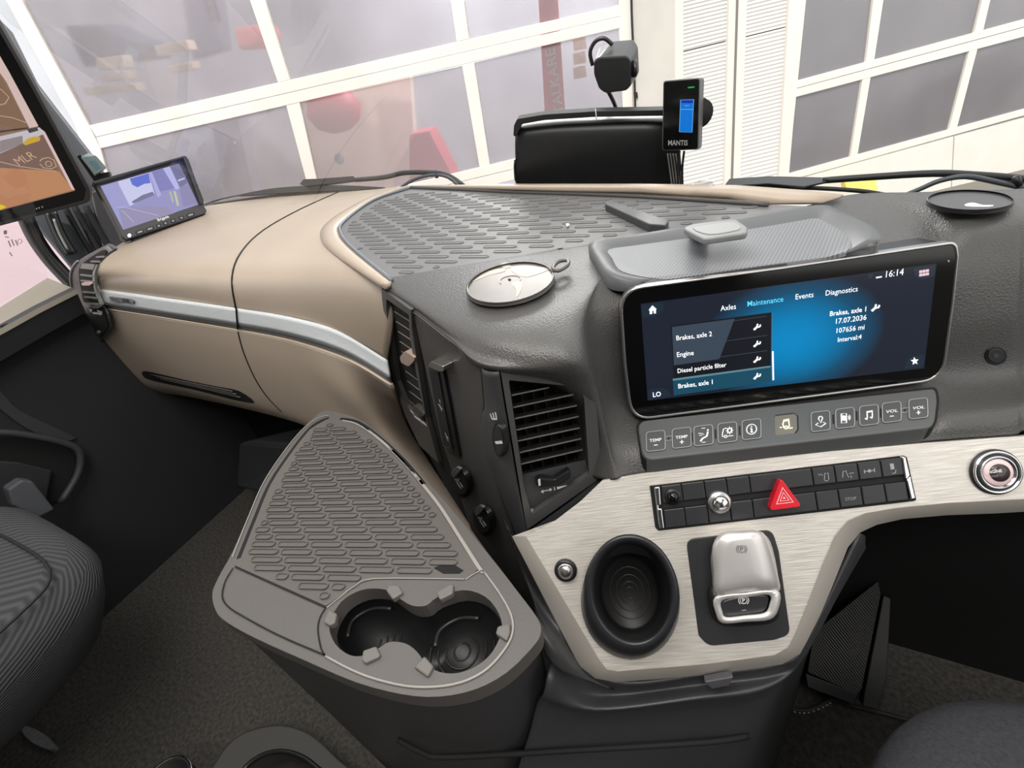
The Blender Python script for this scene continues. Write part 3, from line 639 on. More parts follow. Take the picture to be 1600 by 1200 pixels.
# ---- champagne panel
face_px = [(822, 838), (868, 813), (906, 784), (942, 750), (1000, 740), (1100, 728), (1200, 716), (1300, 705), (1450, 692), (1560, 684), (2300, 635), (2300, 740), (1560, 782), (1480, 786), (1400, 794), (1352, 802), (1325, 814), (1305, 838), (1285, 885), (1262, 945), (1243, 992), (1232, 1012), (1210, 1024), (1100, 1038), (965, 1049), (948, 1046), (936, 1030)]
base_px = [(800, 838), (868, 813), (906, 784), (942, 749), (1000, 738), (1100, 726), (1200, 714), (1300, 703), (1450, 690), (1560, 682), (2300, 632), (2300, 757), (1560, 802), (1480, 805), (1410, 811), (1370, 820), (1344, 832), (1325, 855), (1305, 905), (1282, 960), (1262, 1000), (1250, 1022), (1222, 1038), (1100, 1055), (962, 1066), (930, 1060), (905, 1040)]
def ellp(cx, cy, rx, ry, n=36, rot=0): return ell(cx, cy, rx, ry, rot, n)
hole_cup = ellp(985, 936, 72, 92, rot=-8)[::-1]
prism('brushed_panel', face_px, PAN, -.012, 0, brushed, con, base=base_px, holes=[hole_cup], label='champagne coloured brushed metal panel')
# a bevelled rim strip along the panel edge, paler than its face
rim = []
for k, (fp, bp_) in enumerate(zip(face_px, base_px)): pass
skin('panel_edge', [[PAN.at(*p, .0012) for p in face_px[11:] + face_px[:1]], [PAN.at((p[0] + q[0]) / 2, (p[1] + q[1]) / 2, -.0025) for p, q in zip(face_px[11:] + face_px[:1], base_px[11:] + base_px[:1])], [PAN.at(*q, -.0115) for q in base_px[11:] + base_px[:1]]], brushed_e, con, closed=False, label='pale rounded edge of the panel')
loft('vent_sill', [[VEN.at(816, 838, -.004), VEN.at(880, 792, -.004), VEN.at(944, 742, -.004)], [VEN.at(818, 850, .0), VEN.at(880, 802, .0), VEN.at(946, 752, .0)], [PAN.at(824, 842, -.013), PAN.at(880, 806, -.013), PAN.at(946, 756, -.013)]], dash2, con, nu=4, nv=3, solid=.002)
# ---- lower dark body under the panel
bod = [
 [PAN.at(870, 1000, -.02), PAN.at(960, 1066, -.014), PAN.at(1100, 1055, -.014), PAN.at(1222, 1038, -.014), PAN.at(1262, 1000, -.014), PAN.at(1345, 834, -.014)],
 [Z(860, 1050, .52), PAN.at(940, 1085, -.03), PAN.at(1100, 1068, -.03), PAN.at(1222, 1050, -.03), PAN.at(1268, 1008, -.03), PAN.at(1352, 838, -.03)],
 [Z(850, 1085, .50), Z(930, 1108, .455), Z(1080, 1092, .455), Z(1205, 1072, .455), Z(1262, 1016, .455), Z(1352, 850, .52)],
 [Z(840, 1100, .47), Z(930, 1117, .435), Z(1080, 1102, .435), Z(1195, 1085, .435), Z(1255, 1020, .42), Z(1352, 858, .50)],
 [Z(830, 1140, .43), Z(930, 1145, .40), Z(1080, 1130, .40), Z(1190, 1110, .40), Z(1240, 1040, .36), Z(1340, 870, .44)],
 [Z(800, 1260, .30), Z(930, 1260, .28), Z(1080, 1255, .26), Z(1165, 1240, .26), Z(1205, 1150, .20), Z(1290, 960, .26)],
 [V((-.22, .12, 0)), V((-.1, .15, 0)), V((.0, .20, 0)), V((.07, .24, 0)), V((.11, .36, 0)), V((.16, .60, 0))]]
loft('lower_body', bod, dash2, con, nu=6, nv=5, solid=.003)
tube('lower_groove', [Z(622, 1156, .42), Z(660, 1176, .42), Z(700, 1183, .42), Z(900, 1172, .40), Z(1100, 1160, .39), Z(1170, 1150, .38)], .003, deep, con)
prism('release_tab', [(1101, 1066), (1146, 1058), (1140, 1072), (1112, 1077)], Pl(Z(1120, 1068, .475), n=(.3, -.9, .3)), -.004, .004, mat('tab_grey', (74, 74, 78), .5), con, bev=.001)
#@@
# ================================================================ CUP-HOLDER CONSOLE TRAY
z6 = lambda P: [(340 + x / 2.608, 640 + y / 2.608) for x, y in P]
tc = thing('storage_console', 'grey grained side console with ribbed rubber inset and twin cup holders', 'console', Z(560, 860, 0))
outl = cr2(z6([(430, 5), (480, 10), (570, 35), (680, 110), (780, 205), (870, 310), (950, 400), (1040, 510), (1130, 620), (1230, 750), (1304, 850), (1318, 905), (1290, 960), (1180, 1070), (1050, 1140), (900, 1170), (750, 1160), (560, 1110), (350, 1020), (150, 930), (30, 862), (-10, 815), (-22, 745), (10, 670), (60, 580), (130, 420), (200, 270), (300, 130), (380, 45)]), 3)
cuphole = cr2(z6([(455, 880), (490, 800), (540, 755), (610, 730), (690, 735), (735, 765), (790, 798), (850, 798), (895, 765), (1000, 735), (1090, 762), (1145, 830), (1157, 900), (1120, 985), (1060, 1040), (980, 1072), (905, 1068), (850, 1035), (812, 985), (765, 952), (700, 946), (650, 975), (600, 1000), (540, 1000), (480, 955)]), 3)
prism('tray_top', outl, TRAY, -.020, 0, grey, tc, holes=[cuphole], bev=.006, seg=3)
trim_line = mat('worn_light_edge', (150, 146, 140), .45)  # pale lines along the tray and inset edges
L0 = [TRAY.at(*p, -.012) for p in outl]; cen = sum(L0, V((0, 0, 0))) / len(L0)
def shr(L, k, z): return [V((cen.x + (p.x - cen.x) * k, cen.y + (p.y - cen.y) * k, z)) for p in L]
skin('side_wall', [shr(L0, .985, .566), shr(L0, .965, .50), shr(L0, .93, .3), shr(L0, .90, .0)], dash2, tc)
skin('cup_liner', [[TRAY.at(*p, -.001) for p in cuphole], [TRAY.at(*p, -.02) for p in cuphole], [TRAY.at(*p, -.001) * .94 + Z(645, 985, .48) * .06 - V((0, 0, .088)) for p in cuphole]], mat('cup_liner_black', (30, 30, 31), .45), tc, cap1=True)
linem = mat('cup_ring_dark', (48, 47, 46), .4)
for (x, y, rr) in ((722, 1018, .036), (585, 1003, .031)):
    for q in (1, .75, .5, .25): tube('base_ring', [Z(x, y, .486) + V((math.cos(R(a)), math.sin(R(a)), 0)) * rr * q for a in range(0, 360, 20)], .0012, linem, tc, closed=True, smooth_path=0, n=6)
    tube('cup_rib', [Z(x - 42, y - 8, .545), Z(x - 34, y - 34, .54), Z(x - 4, y - 52, .54), Z(x + 26, y - 52, .545)], .0018, linem, tc)
for q in ([(685, 735), (700, 712), (738, 715), (755, 745), (712, 772)], [(890, 742), (950, 708), (962, 712), (958, 748), (905, 775)], [(430, 865), (452, 812), (486, 830), (478, 868), (455, 880)],
          [(585, 1020), (592, 980), (645, 962), (664, 1000), (648, 1012), (600, 1034)], [(798, 1048), (842, 1002), (880, 1044), (855, 1088)], [(1132, 912), (1140, 882), (1190, 868), (1192, 905), (1178, 942)]):
    prism('cup_grip', z6(q), TRAY, -.004, .004, mat('grip_grey', (104, 100, 96), .5) if 'grip_grey' not in bpy.data.materials else bpy.data.materials['grip_grey'], tc, bev=.0015)
insp = z6([(450, 35), (505, 40), (570, 62), (660, 130), (750, 215), (830, 310), (900, 400), (980, 525), (1062, 650), (1010, 690), (640, 690), (590, 702), (540, 730), (490, 765), (440, 800), (70, 635), (90, 590), (150, 440), (215, 300), (300, 170), (375, 80)])
tm = prism('inset_mat', insp, TRAY, -.001, .0012, rubber, tc, bev=.0005, label='brown grey rubber inset with raised lozenges')
innr = z6([(455, 60), (560, 90), (650, 150), (740, 240), (870, 420), (985, 610), (960, 655), (640, 670), (540, 705), (440, 765), (120, 630), (165, 490), (250, 320), (330, 170), (400, 85)])
pills('raised_lozenges', TRAY.off(.0012), innr, (503, 876), (55.5, .8), (6.6, 13.2), .74, .74, rubber, tc, -26, 8, -6, 12, h=.0020)
for pts, wd, m_ in ((z6([(70, 640), (440, 806)]), 1.6, deep), (z6([(85, 606), (150, 445), (212, 300), (300, 168), (372, 78), (420, 45), (452, 34)]), 5.0, deep), (z6([(500, 36), (575, 52), (665, 118), (760, 208), (840, 302)]), 3.4, deep), (z6([(60, 600), (130, 425), (190, 290), (285, 150), (360, 66), (418, 30), (452, 24)]), 1.2, trim_line),
                    (z6([(440, 806), (415, 850), (408, 900), (420, 970), (436, 1000)]), 1.8, deep), (z6([(62, 645), (30, 700), (18, 760), (40, 800), (100, 840), (250, 920), (436, 1000)]), 1.6, deep),
                    (z6([(510, 42), (575, 60), (665, 125), (760, 215), (840, 310), (910, 400), (990, 525), (1070, 650), (1085, 658)]), 2.4, trim_line), (z6([(1010, 692), (1050, 665), (1080, 655)]), 1.4, trim_line)):
    stroke('groove', [[tuple(p) for p in cr2(pts, 4, False)]], wd, TRAY, .0015, m_, tc)
tube('cup_ridge', [TRAY.at(*p, .001) for p in z6([(1085, 660), (1150, 750), (1197, 840), (1200, 915), (1160, 990), (1080, 1070), (960, 1120), (800, 1130), (650, 1100), (540, 1058), (440, 1005)])], .0012, trim_line, tc, n=6)
stroke('inset_edge', [[tuple(p) for p in cr2(z6([(445, 806), (500, 762), (560, 718), (640, 688), (1005, 690)]), 4, False)]], 1.2, TRAY, .0016, trim_line, tc)
prism('drain_slot', z6([(880, 645), (905, 635), (970, 635), (1002, 655), (985, 668), (920, 668)]), TRAY, .001, .0017, deep, tc)
# ================================================================ AIR VENTS
z4 = lambda P: [(780 + x / 4.617, 570 + y / 4.615) for x, y in P]
cv = thing('air_vent', 'large dark air vent with a bottom thumb wheel, facing the driver beside the wide screen', 'air vent', VEN.at(860, 700), group=None)
vent_m = mat('vent_frame_grey', (78, 78, 78), .42)
fr_o = rnd(z4([(10, 45), (610, 92), (690, 190), (745, 805), (200, 1190)]), [2, 14, 18, 2, 2])
fr_i = rnd(z4([(68, 110), (560, 158), (610, 215), (650, 790), (235, 1080), (180, 880)]), [4, 8, 8, 5, 6, 4])[::-1]
prism('frame', fr_o, VEN, -.012, .003, vent_m, cv, holes=[fr_i], bev=.002, seg=3)
prism('backing', z4([(50, 90), (600, 140), (680, 800), (220, 1110)]), VEN, -.05, -.030, deep, cv)
skin('duct', [[VEN.at(*p, 0) for p in fr_i], [VEN.at(*p, -.012) * .97 + VEN.at(860, 690, -.012) * .03 for p in fr_i], [VEN.at(*p, -.035) for p in fr_i]], black, cv)
prism('control_plate', z4([(165, 815), (628, 706), (640, 785), (240, 1060), (195, 1010)]), VEN, -.008, -.003, dash2, cv)
slm = mat('vent_slat', (46, 44, 44), .35); sle = mat('slat_edge', (120, 116, 112), .4)
def slat(pl, a, b, dpt, parent, drop=.35, wide=.012, me=None, th=.0012):
    A = pl.at(*a, dpt); B = pl.at(*b, dpt); x = (B - A).normalized(); dn = pl.n.cross(x); dn = dn if dn.z < 0 else -dn
    bk = (-pl.n + dn * drop) * wide; v = [A, B, B + bk, A + bk]; v += [p + dn * th for p in v]
    o = mk('slat', v, [(0, 1, 2, 3), (4, 5, 6, 7), (0, 1, 5, 4), (1, 2, 6, 5), (2, 3, 7, 6), (3, 0, 4, 7)], slm, parent)
    e = [A, B, B + dn * th, A + dn * th]; e = e + [p + pl.n * .0006 for p in e]
    mk('slat_edge', e, [(0, 1, 2, 3), (4, 5, 6, 7), (0, 1, 5, 4), (1, 2, 6, 5), (2, 3, 7, 6), (3, 0, 4, 7)], me or sle, o)
for a, b in (((90, 215), (360, 158)), ((100, 302), (540, 208)), ((105, 385), (560, 288)), ((115, 467), (572, 368)), ((125, 547), (580, 450)), ((140, 630), (590, 528)), ((155, 712), (600, 608)), ((170, 805), (622, 702))):
    slat(VEN, z4([a])[0], z4([b])[0], -.006, cv)
for k in range(6):
    a = z4([(150 + 85 * k, 150 + 8 * k)])[0]; b = z4([(235 + 85 * k, 790 - 20 * k)])[0]
    P0, P1 = VEN.at(*a, -.02), VEN.at(*b, -.02); q = -VEN.n * .014; s = V((.0008, .0005, 0))
    mk('vertical_vane', [P0, P1, P1 + q, P0 + q, P0 + s, P1 + s, P1 + q + s, P0 + q + s], [(0, 1, 2, 3), (4, 5, 6, 7), (0, 1, 5, 4), (1, 2, 6, 5), (2, 3, 7, 6), (3, 0, 4, 7)], slm, cv)
prism('wheel_recess', z4([(262, 830), (520, 765), (560, 760), (572, 800), (300, 885), (235, 905)]), VEN, -.004, -.0025, dash2, cv)
whl = prism('thumb_wheel', rnd(z4([(265, 845), (300, 822), (400, 832), (500, 770), (518, 780), (518, 815), (430, 870), (300, 885), (268, 880)]), 2), VEN, -.004, .005, black, cv, bev=.0015, label='black thumb wheel')
prism('wheel_mark', z4([(280, 828), (296, 824), (300, 870), (285, 874)]), VEN, .005, .0054, white, whl)
stroke('airflow_icon', [z4([(305, 915), (375, 900)]), z4([(318, 905), (303, 915), (320, 924)]), z4([(362, 892), (378, 899), (365, 912)]), z4([(396, 880), (402, 905)])], 1.3, VEN, -.0025, white, cv)
prism('airflow_icon', z4([(415, 885), (488, 872), (420, 900)]), VEN, -.003, -.0022, white, cv)
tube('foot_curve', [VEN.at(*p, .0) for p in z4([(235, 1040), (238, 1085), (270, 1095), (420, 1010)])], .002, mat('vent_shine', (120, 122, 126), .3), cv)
# side vent facing the passenger
z5 = lambda P: [(590 + x / 4.615, 440 + y / 4.615) for x, y in P]
sv = thing('air_vent', 'narrow tall vent on the console side facing the passenger, with a beige tab', 'air vent', SIDE.at(635, 570))
so_ = z5([(28, 52), (240, 205), (246, 330), (300, 680), (350, 985), (395, 1140), (440, 1310), (300, 1180), (195, 960), (128, 770), (88, 560), (32, 130)])
si_ = rnd(z5([(62, 125), (225, 240), (232, 400), (300, 780), (352, 1010), (330, 1040), (215, 900), (140, 720), (100, 480), (62, 200)]), 2)[::-1]
prism('frame', so_, SIDE, -.01, .003, vent_m, sv, holes=[si_], bev=.001)
prism('backing', z5([(50, 110), (235, 240), (380, 1080), (180, 900), (90, 560)]), SIDE, -.045, -.03, deep, sv)
for k in range(10):
    x0, y0 = 122 + 12.5 * k + (k > 5) * 6, 212 + 72 * k; x1, y1 = 236 + 13.2 * k, 285 + 73.5 * k
    if k in (5,): continue
    if k == 9: x0, y0, x1, y1 = 196, 826, 340, 955
    slat(SIDE, z5([(x0, y0)])[0], z5([(x1, y1)])[0], -.003, sv, drop=.9, wide=.010, me=mat('slat_beige', (150, 138, 128), .4) if k == 0 else bpy.data.materials['slat_beige'])
prism('direction_tab', rnd(z5([(158, 545), (195, 500), (262, 545), (265, 570), (222, 615), (168, 585)]), 3), SIDE, -.004, .006, mat('tab_beige', (170, 150, 138), .4), sv, bev=.0015, label='beige airflow tab')
w2 = prism('thumb_wheel', cr2(z5([(250, 915), (265, 895), (330, 950), (325, 975), (280, 960)]), 4), SIDE, -.004, .005, mat('wheel_grey', (70, 68, 66), .35), sv, bev=.001)
stroke('airflow_icon', [z5([(235, 930), (260, 955)]), z5([(262, 970), (350, 1035)]), z5([(300, 990), (322, 1020)]), z5([(330, 1010), (345, 1038)])], 1.1, SIDE, .0035, white, sv)
# left end vent
EV = pl3(Y(124, 460, .447), Y(160, 410, .434), Y(160, 530, .429))
z8 = lambda P: [(100 + x / 6.668, 370 + y / 6.667) for x, y in P]
lv = thing('air_vent', 'curved end vent at the far left of the tan dashboard, under the pillar', 'air vent', EV.at(140, 460))
prism('frame', cr2(z8([(420, 90), (460, 75), (540, 130), (470, 180), (400, 240), (340, 310), (322, 400), (330, 520), (368, 620), (400, 720), (450, 800), (474, 920), (470, 960), (370, 1092), (330, 1085), (250, 940), (130, 680), (80, 560), (62, 440), (75, 330), (130, 260), (250, 180)]), 3), EV, -.005, .0, vent_m, lv, bev=.003, seg=3)
prism('duct_face', cr2(z8([(400, 140), (440, 170), (350, 260), (305, 340), (300, 480), (340, 600), (370, 700), (215, 690), (180, 560), (155, 420), (160, 320), (240, 240)]), 3), EV, -.001, .0015, deep, lv)
prism('lower_cap', rnd(z8([(235, 720), (395, 715), (462, 930), (370, 1060), (320, 1000)]), 3), EV, .0, .003, black, lv, bev=.001)
for k, (a, b) in enumerate((((165, 325), (300, 345)), ((165, 390), (298, 405)), ((170, 450), (308, 462)), ((190, 568), (328, 578)), ((205, 620), (345, 634)), ((215, 688), (362, 698)), ((330, 205), (420, 200)), ((275, 250), (375, 252)))):
    prism('slat', z8([a, b, (b[0] + 2, b[1] + (16 if k else 30)), (a[0] + 2, a[1] + (14 if k else 26))] if k else [(190, 280), (322, 290), (300, 345), (165, 328)]), EV, .002, .006, mat('end_slat', (128, 126, 122), .4) if k == 0 else bpy.data.materials['end_slat'], lv)
prism('direction_tab', rnd(z8([(180, 478), (260, 476), (282, 490), (270, 508), (185, 508)]), 2), EV, .002, .010, mat('tab_pink', (222, 190, 186), .4), lv, bev=.001)
prism('inner_lip', cr2(z8([(345, 300), (318, 390), (326, 520), (350, 610), (390, 705), (376, 708), (336, 615), (308, 520), (296, 390), (325, 300)]), 3), EV, .0, .005, mat('lip_pale', (150, 148, 142), .4), lv)
tube('outer_lip', [EV.at(*p, .001) for p in z8([(140, 255), (85, 330), (70, 440), (90, 560), (140, 690), (250, 930)])], .0025, mat('lip_pale2', (130, 130, 130), .35), lv)
prism('thumb_wheel', rnd(z8([(275, 722), (360, 720), (368, 745), (290, 748)]), 2), EV, .003, .008, grey, lv)
stroke('airflow_icon', [z8([(262, 762), (290, 758), (275, 785)]), z8([(300, 795), (390, 800)]), z8([(345, 770), (395, 785), (370, 812)])], 1.2, EV, .0035, white, lv)
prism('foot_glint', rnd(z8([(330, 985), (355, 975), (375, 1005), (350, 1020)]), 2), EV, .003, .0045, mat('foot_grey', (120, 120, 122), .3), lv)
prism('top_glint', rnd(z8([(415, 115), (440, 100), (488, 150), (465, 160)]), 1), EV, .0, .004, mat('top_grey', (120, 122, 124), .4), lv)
#@@
# ================================================================ WIDE TOUCH SCREEN
z2 = lambda x, y: (960 + x / 4.138, 370 + y / 4.138)
z3 = lambda x, y: (1240 + x / 4.14, 370 + y / 4.138)
r6 = lambda x, y: (1000 + x / 2.667, 400 + y / 2.667)
ds = thing('touch_display', 'wide black touch screen in a thin silver frame showing a maintenance menu', 'display', SCR.at(1230, 520))
ocp = [(967, 452), (1225, 418), (1496, 377), (1499, 400), (1492, 470), (1475, 594), (1220, 628), (986, 659), (975, 570)]
orr = [38, 0, 30, 0, 0, 34, 0, 34, 0]
icp = [(971, 455.5), (1225, 421), (1492, 381.5), (1495, 402), (1488, 470), (1471.5, 591), (1220, 624.5), (989.5, 655), (979, 570)]
ocs = rnd(ocp, orr, 7); ics = rnd(icp, [36, 0, 27, 0, 0, 31, 0, 31, 0], 7)
prism('frame', ocs, SCR, -.006, .004, satin, ds, holes=[ics[::-1]], bev=.0008, label='thin silver frame')
prism('housing', [(x * .985 + 18.5, y * .985 + 8) for x, y in ocs], SCR, -.045, -.006, black, ds)
prism('glass', ics, SCR, -.006, .003, glossb, ds, label='gloss black glass')
def glowmat(name, pl, ctr, ux, su, sv, base, blue):
    m = bpy.data.materials.new(name); m.use_nodes = True; n = m.node_tree.nodes; l = m.node_tree.links; b = n['Principled BSDF']
    b.inputs['Base Color'].default_value = (.004, .004, .004, 1); b.inputs['Roughness'].default_value = .12
    g = n.new('ShaderNodeNewGeometry'); s = n.new('ShaderNodeVectorMath'); s.operation = 'SUBTRACT'; s.inputs[1].default_value = ctr; l.new(g.outputs['Position'], s.inputs[0])
    acc = []
    for ax, sc in ((ux, su), (pl.n.cross(ux), sv)):
        d = n.new('ShaderNodeVectorMath'); d.operation = 'DOT_PRODUCT'; d.inputs[1].default_value = tuple(ax * sc); l.new(s.outputs[0], d.inputs[0])
        q = n.new('ShaderNodeMath'); q.operation = 'MULTIPLY'; l.new(d.outputs['Value'], q.inputs[0]); l.new(d.outputs['Value'], q.inputs[1]); acc.append(q)
    a = n.new('ShaderNodeMath'); a.operation = 'ADD'; l.new(acc[0].outputs[0], a.inputs[0]); l.new(acc[1].outputs[0], a.inputs[1])
    r = n.new('ShaderNodeValToRGB'); e = r.color_ramp; e.elements[0].color = lin(blue); e.elements[0].position = .0; e.elements[1].color = lin(base); e.elements[1].position = 1
    k = e.elements.new(.22); k.color = lin(tuple(x * .86 for x in blue)); k = e.elements.new(.55); k.color = lin(tuple((x * .42 + y * .58) for x, y in zip(blue, base)))
    l.new(a.outputs[0], r.inputs[0]); l.new(r.outputs[0], b.inputs['Emission Color']); b.inputs['Emission Strength'].default_value = .95
    return m
ux = (SCR.at(1340, 455) - SCR.at(1126, 486)).normalized()
act = [(1001, 475), (1463.5, 412), (1444, 575.5), (1012, 626)]
scn = prism('screen', act, SCR, .003, .0034, glowmat('screen_blue_glow', SCR, SCR.at(1232, 530), ux, 1 / .082, 1 / .062, (30, 36, 50), (0, 138, 200)), ds, label='lit screen with a blue glow')
def emp(nm, pts, col, h, e=.8, rr=0): return prism(nm, rnd(pts, rr) if rr else pts, SCR, .0033, h, emitm('scr_%d_%d_%d' % col, col, e), scn)
bxq = [(1048, 509), (1205.5, 488), (1204.5, 597), (1054, 618.6)]
emp('list_box', bxq, (24, 28, 36), .0036)
emp('list_reflection', [(1050, 511), (1148, 498), (1124, 561), (1053, 571)], (66, 80, 96), .0037)
emp('highlight_row', [(1051.5, 592), (1204, 572), (1204.5, 597), (1053, 618)], (28, 84, 108), .0038)
emp('highlight_top', [(1051.5, 592), (1204, 571.5), (1204, 574), (1051.5, 595)], (110, 150, 165), .00385)
stroke('divider_line', [[(1057, 514), (1198, 494)], [(1055, 544), (1199, 524)], [(1056, 567), (1199, 548)]], .7, SCR, .0039, emitm('scr_line', (70, 80, 90), .8), scn)
stroke('scroll_bar', [[(1207.6, 549), (1208.4, 594)]], 2.2, SCR, .0038, lit_print, scn); stroke('scroll_track', [[(1206.5, 488), (1207.5, 548)]], .7, SCR, .0037, emitm('scr_line2', (70, 130, 160), .8), scn)
for b_, p, q, m_, ft in (('Axles', (1126, 486), (1150, 482.5), lit_print, 0), ('Maintenance', (1168, 479), (1224, 471), lit_blue, .01), ('Events', (1243, 468), (1271, 464), lit_print, 0), ('Diagnostics', (1290, 462), (1340, 455), lit_print, 0), ('16:14', (1384, 433.5), (1411.5, 429.5), lit_print, 0),
                ('Brakes, axle 1', (1296.6, 494), (1353, 486.5), lit_print, .02), ('17.07.2036', (1306, 506), (1353.6, 499.5), lit_print, .01), ('107656 mi', (1307, 520.5), (1350.5, 514.5), lit_print, .01), ('Interval:4', (1309, 534.5), (1346, 529.4), lit_print, .01),
                ('Brakes, axle 2', (1057, 532), (1112.5, 525), lit_print, .01), ('Engine', (1058, 558), (1084, 554.5), lit_print, .01), ('Diesel particle filter', (1059, 583), (1135, 573), lit_print, .01), ('Brakes, axle 1', (1060, 607), (1113.6, 600), lit_print, .02), ('LO', (1020.5, 620.5), (1033, 618.8), lit_print, .03)):
    text(b_, p, q, SCR, .0041, m_, scn, fat=ft * .5, vp=(1177, 2304))
def wrench(x, y, s):
    stroke('wrench_icon', [[(x - 5 * s, y + 4.5 * s), (x + 1 * s, y - 1 * s)]], 3 * s, SCR, .0041, lit_print, scn)
    stroke('wrench_icon', [ell(x + 2.6 * s, y - 2.4 * s, 2.5 * s, 2.4 * s, -20, 12, -10, 290)], 2 * s, SCR, .0042, lit_print, scn)
for x, y in ((1183, 511), (1183, 537.5), (1183, 562), (1183, 588)): wrench(x, y, 1)
wrench(1368, 481, 1.15)
for q, p in (([(1003, 477), (1034, 473), (1038, 480), (1033, 490), (1022, 494), (1004, 496)], 0), ([(1426, 420), (1461, 415), (1460, 432), (1440, 436), (1430, 431)], 0), ([(1413, 574), (1418, 563), (1430, 556), (1445, 554), (1443, 573), (1413, 577)], 0), ([(1013, 609), (1036, 606), (1046, 613), (1049, 619), (1014, 625)], 0)):
    emp('corner_key', q, (36, 50, 66), .0036, .8, 3)
prism('home_icon', [(1019.5, 477.5), (1026, 483), (1024.8, 484), (1025, 489.5), (1021.7, 490), (1021.4, 485.5), (1019, 485.8), (1019.2, 490.3), (1015.5, 490.8), (1015, 485), (1013.8, 484.5)], SCR, .0036, .0041, lit_print, scn)
sp = []
for k in range(10):
    rr = 6.2 if k % 2 == 0 else 2.6; a_ = R(-90 + 36 * k - 7); sp.append((1429.5 + rr * math.cos(a_), 564.5 + rr * math.sin(a_)))
prism('star_icon', sp, SCR, .0036, .0041, lit_print, scn)
for i in range(3):
    for j in range(2): prism('grid_icon', fl(SCR, 1439 + 5.2 * i, 424.6 - .8 * i + 5.2 * j, 4.2, 4, (1, -.14), (-.05, 1)), SCR, .0036, .0041, emitm('icon_pink', (255, 215, 225), .9) if 'icon_pink' not in bpy.data.materials else bpy.data.materials['icon_pink'], scn)
stroke('signal_icon', [[(1369, 434), (1378, 432.5)]], 2, SCR, .0041, lit_print, scn); stroke('wifi_icon', [[(1356, 431), (1360, 429.5), (1364, 430.5)], [(1358, 434), (1362, 433)]], 1, SCR, .0041, emitm('icon_dim', (80, 84, 92), .8), scn)
prism('sensor_dot', ell(1482.5, 408, 1.6, 1.6, 0, 8), SCR, .003, .0034, grey_print, ds)
# ---------------------------------------------------------------- button strip under the screen
q4 = lambda x, y: (980 + x / 3.077, 600 + y / 3.077)
bs = thing('button_strip', 'grey rounded strip of menu buttons directly under the wide screen', 'control panel', SCR.at(1230, 660))
prism('strip_body', rnd([q4(*p) for p in ((45, 178), (1485, 18), (1492, 80), (1478, 205), (75, 366))], [16, 13, 4, 15, 18]), BSP, -.022, .0, strip_m, bs, bev=.002, seg=3)
prism('strip_shadow_gap', rnd([q4(*p) for p in ((38, 172), (1492, 12), (1500, 80), (1486, 212), (70, 374))], [16, 13, 4, 15, 18]), BSP, -.02, -.003, deep, bs)
E1 = (1, -.118); E2 = (.03, 1)
def bpt(cx, cy, dx, dy): return (cx + dx * E1[0] + dy * E2[0], cy + dx * E1[1] + dy * E2[1])
bc = {'minus_temp': (137, 273), 'plus_temp': (262, 258), 'seat': (367, 246), 'truck_gear': (482, 232), 'info': (598, 217), 'pin': (930, 178), 'phone': (1048, 163), 'music': (1163, 149), 'minus_vol': (1272, 134), 'plus_vol': (1400, 117)}
def key(c, lab, hw=14.6, hh=15.2):
    cx, cy = q4(*c); o = rnd([bpt(cx, cy, a * hw, b * hh) for a, b in ((-1, -1), (1, -1), (1, 1), (-1, 1))], 5)
    b = prism('button', o, BSP, -.002, .0012, button_m, bs, bev=.0006, label=lab)
    stroke('outline', [o], .9, BSP, .0014, grey_print, b, closed=True); return b, cx, cy
def lab2(b, cx, cy, s, sign):
    text(s, bpt(cx, cy, -9.5, 1.0), bpt(cx, cy, 9.5, 1.0), BSP, .0014, white, b, fat=.01, vp=(1177, 2304))
    stroke('sign', [[bpt(cx, cy, -3, 6.5), bpt(cx, cy, 3, 6.5)]] + ([[bpt(cx, cy, 0, 3.6), bpt(cx, cy, 0, 9.4)]] if sign == '+' else []), 1.3, BSP, .0014, white, b)
b, x, y = key(bc['minus_temp'], 'TEMP minus button'); lab2(b, x, y, 'TEMP', '-'); b, x, y = key(bc['plus_temp'], 'TEMP plus button'); lab2(b, x, y, 'TEMP', '+')
b, x, y = key(bc['minus_vol'], 'VOL minus button'); lab2(b, x, y, 'VOL', '-'); b, x, y = key(bc['plus_vol'], 'VOL plus button'); lab2(b, x, y, 'VOL', '+')
def ic(b, cx, cy, lines, wd=1.2, m_=None, nm='icon'): stroke(nm, [[bpt(cx, cy, *p) for p in L] for L in lines], wd, BSP, .0014, m_ or white, b)
arc = lambda cx, cy, r, a0, a1, n=12: [(cx + r * math.cos(R(a0 + (a1 - a0) * k / n)), cy + r * math.sin(R(a0 + (a1 - a0) * k / n))) for k in range(n + 1)]
b, x, y = key(bc['seat'], 'seat airflow button'); ic(b, x, y, [[(7, -5), (5, 2), (-2, 5), (-5, 9)]], 2.2); ic(b, x, y, [arc(7, -7.5, 1, 0, 360, 8), [(-8, -4), (-2, -3), (1, -1)], [(-7, -1), (-2, 0)], [(-3, -11), (3, -11)], [(-3, 11), (3, 11)]], .9)
b, x, y = key(bc['truck_gear'], 'truck settings button'); ic(b, x, y, [[(-1, -7), (-6, -6), (-8, 2), (-8, 6), (-5, 6)], arc(-3, 6, 2, 0, 360, 10), [(0, 6), (9, 6)]], 1.2); ic(b, x, y, [arc(3.5, -2.5, 3.2, 0, 360, 12)], 1.8); ic(b, x, y, [[(3.5 + 4 * math.cos(R(a)), -2.5 + 4 * math.sin(R(a))), (3.5 + 5.6 * math.cos(R(a)), -2.5 + 5.6 * math.sin(R(a)))] for a in range(0, 360, 45)], 1.5)
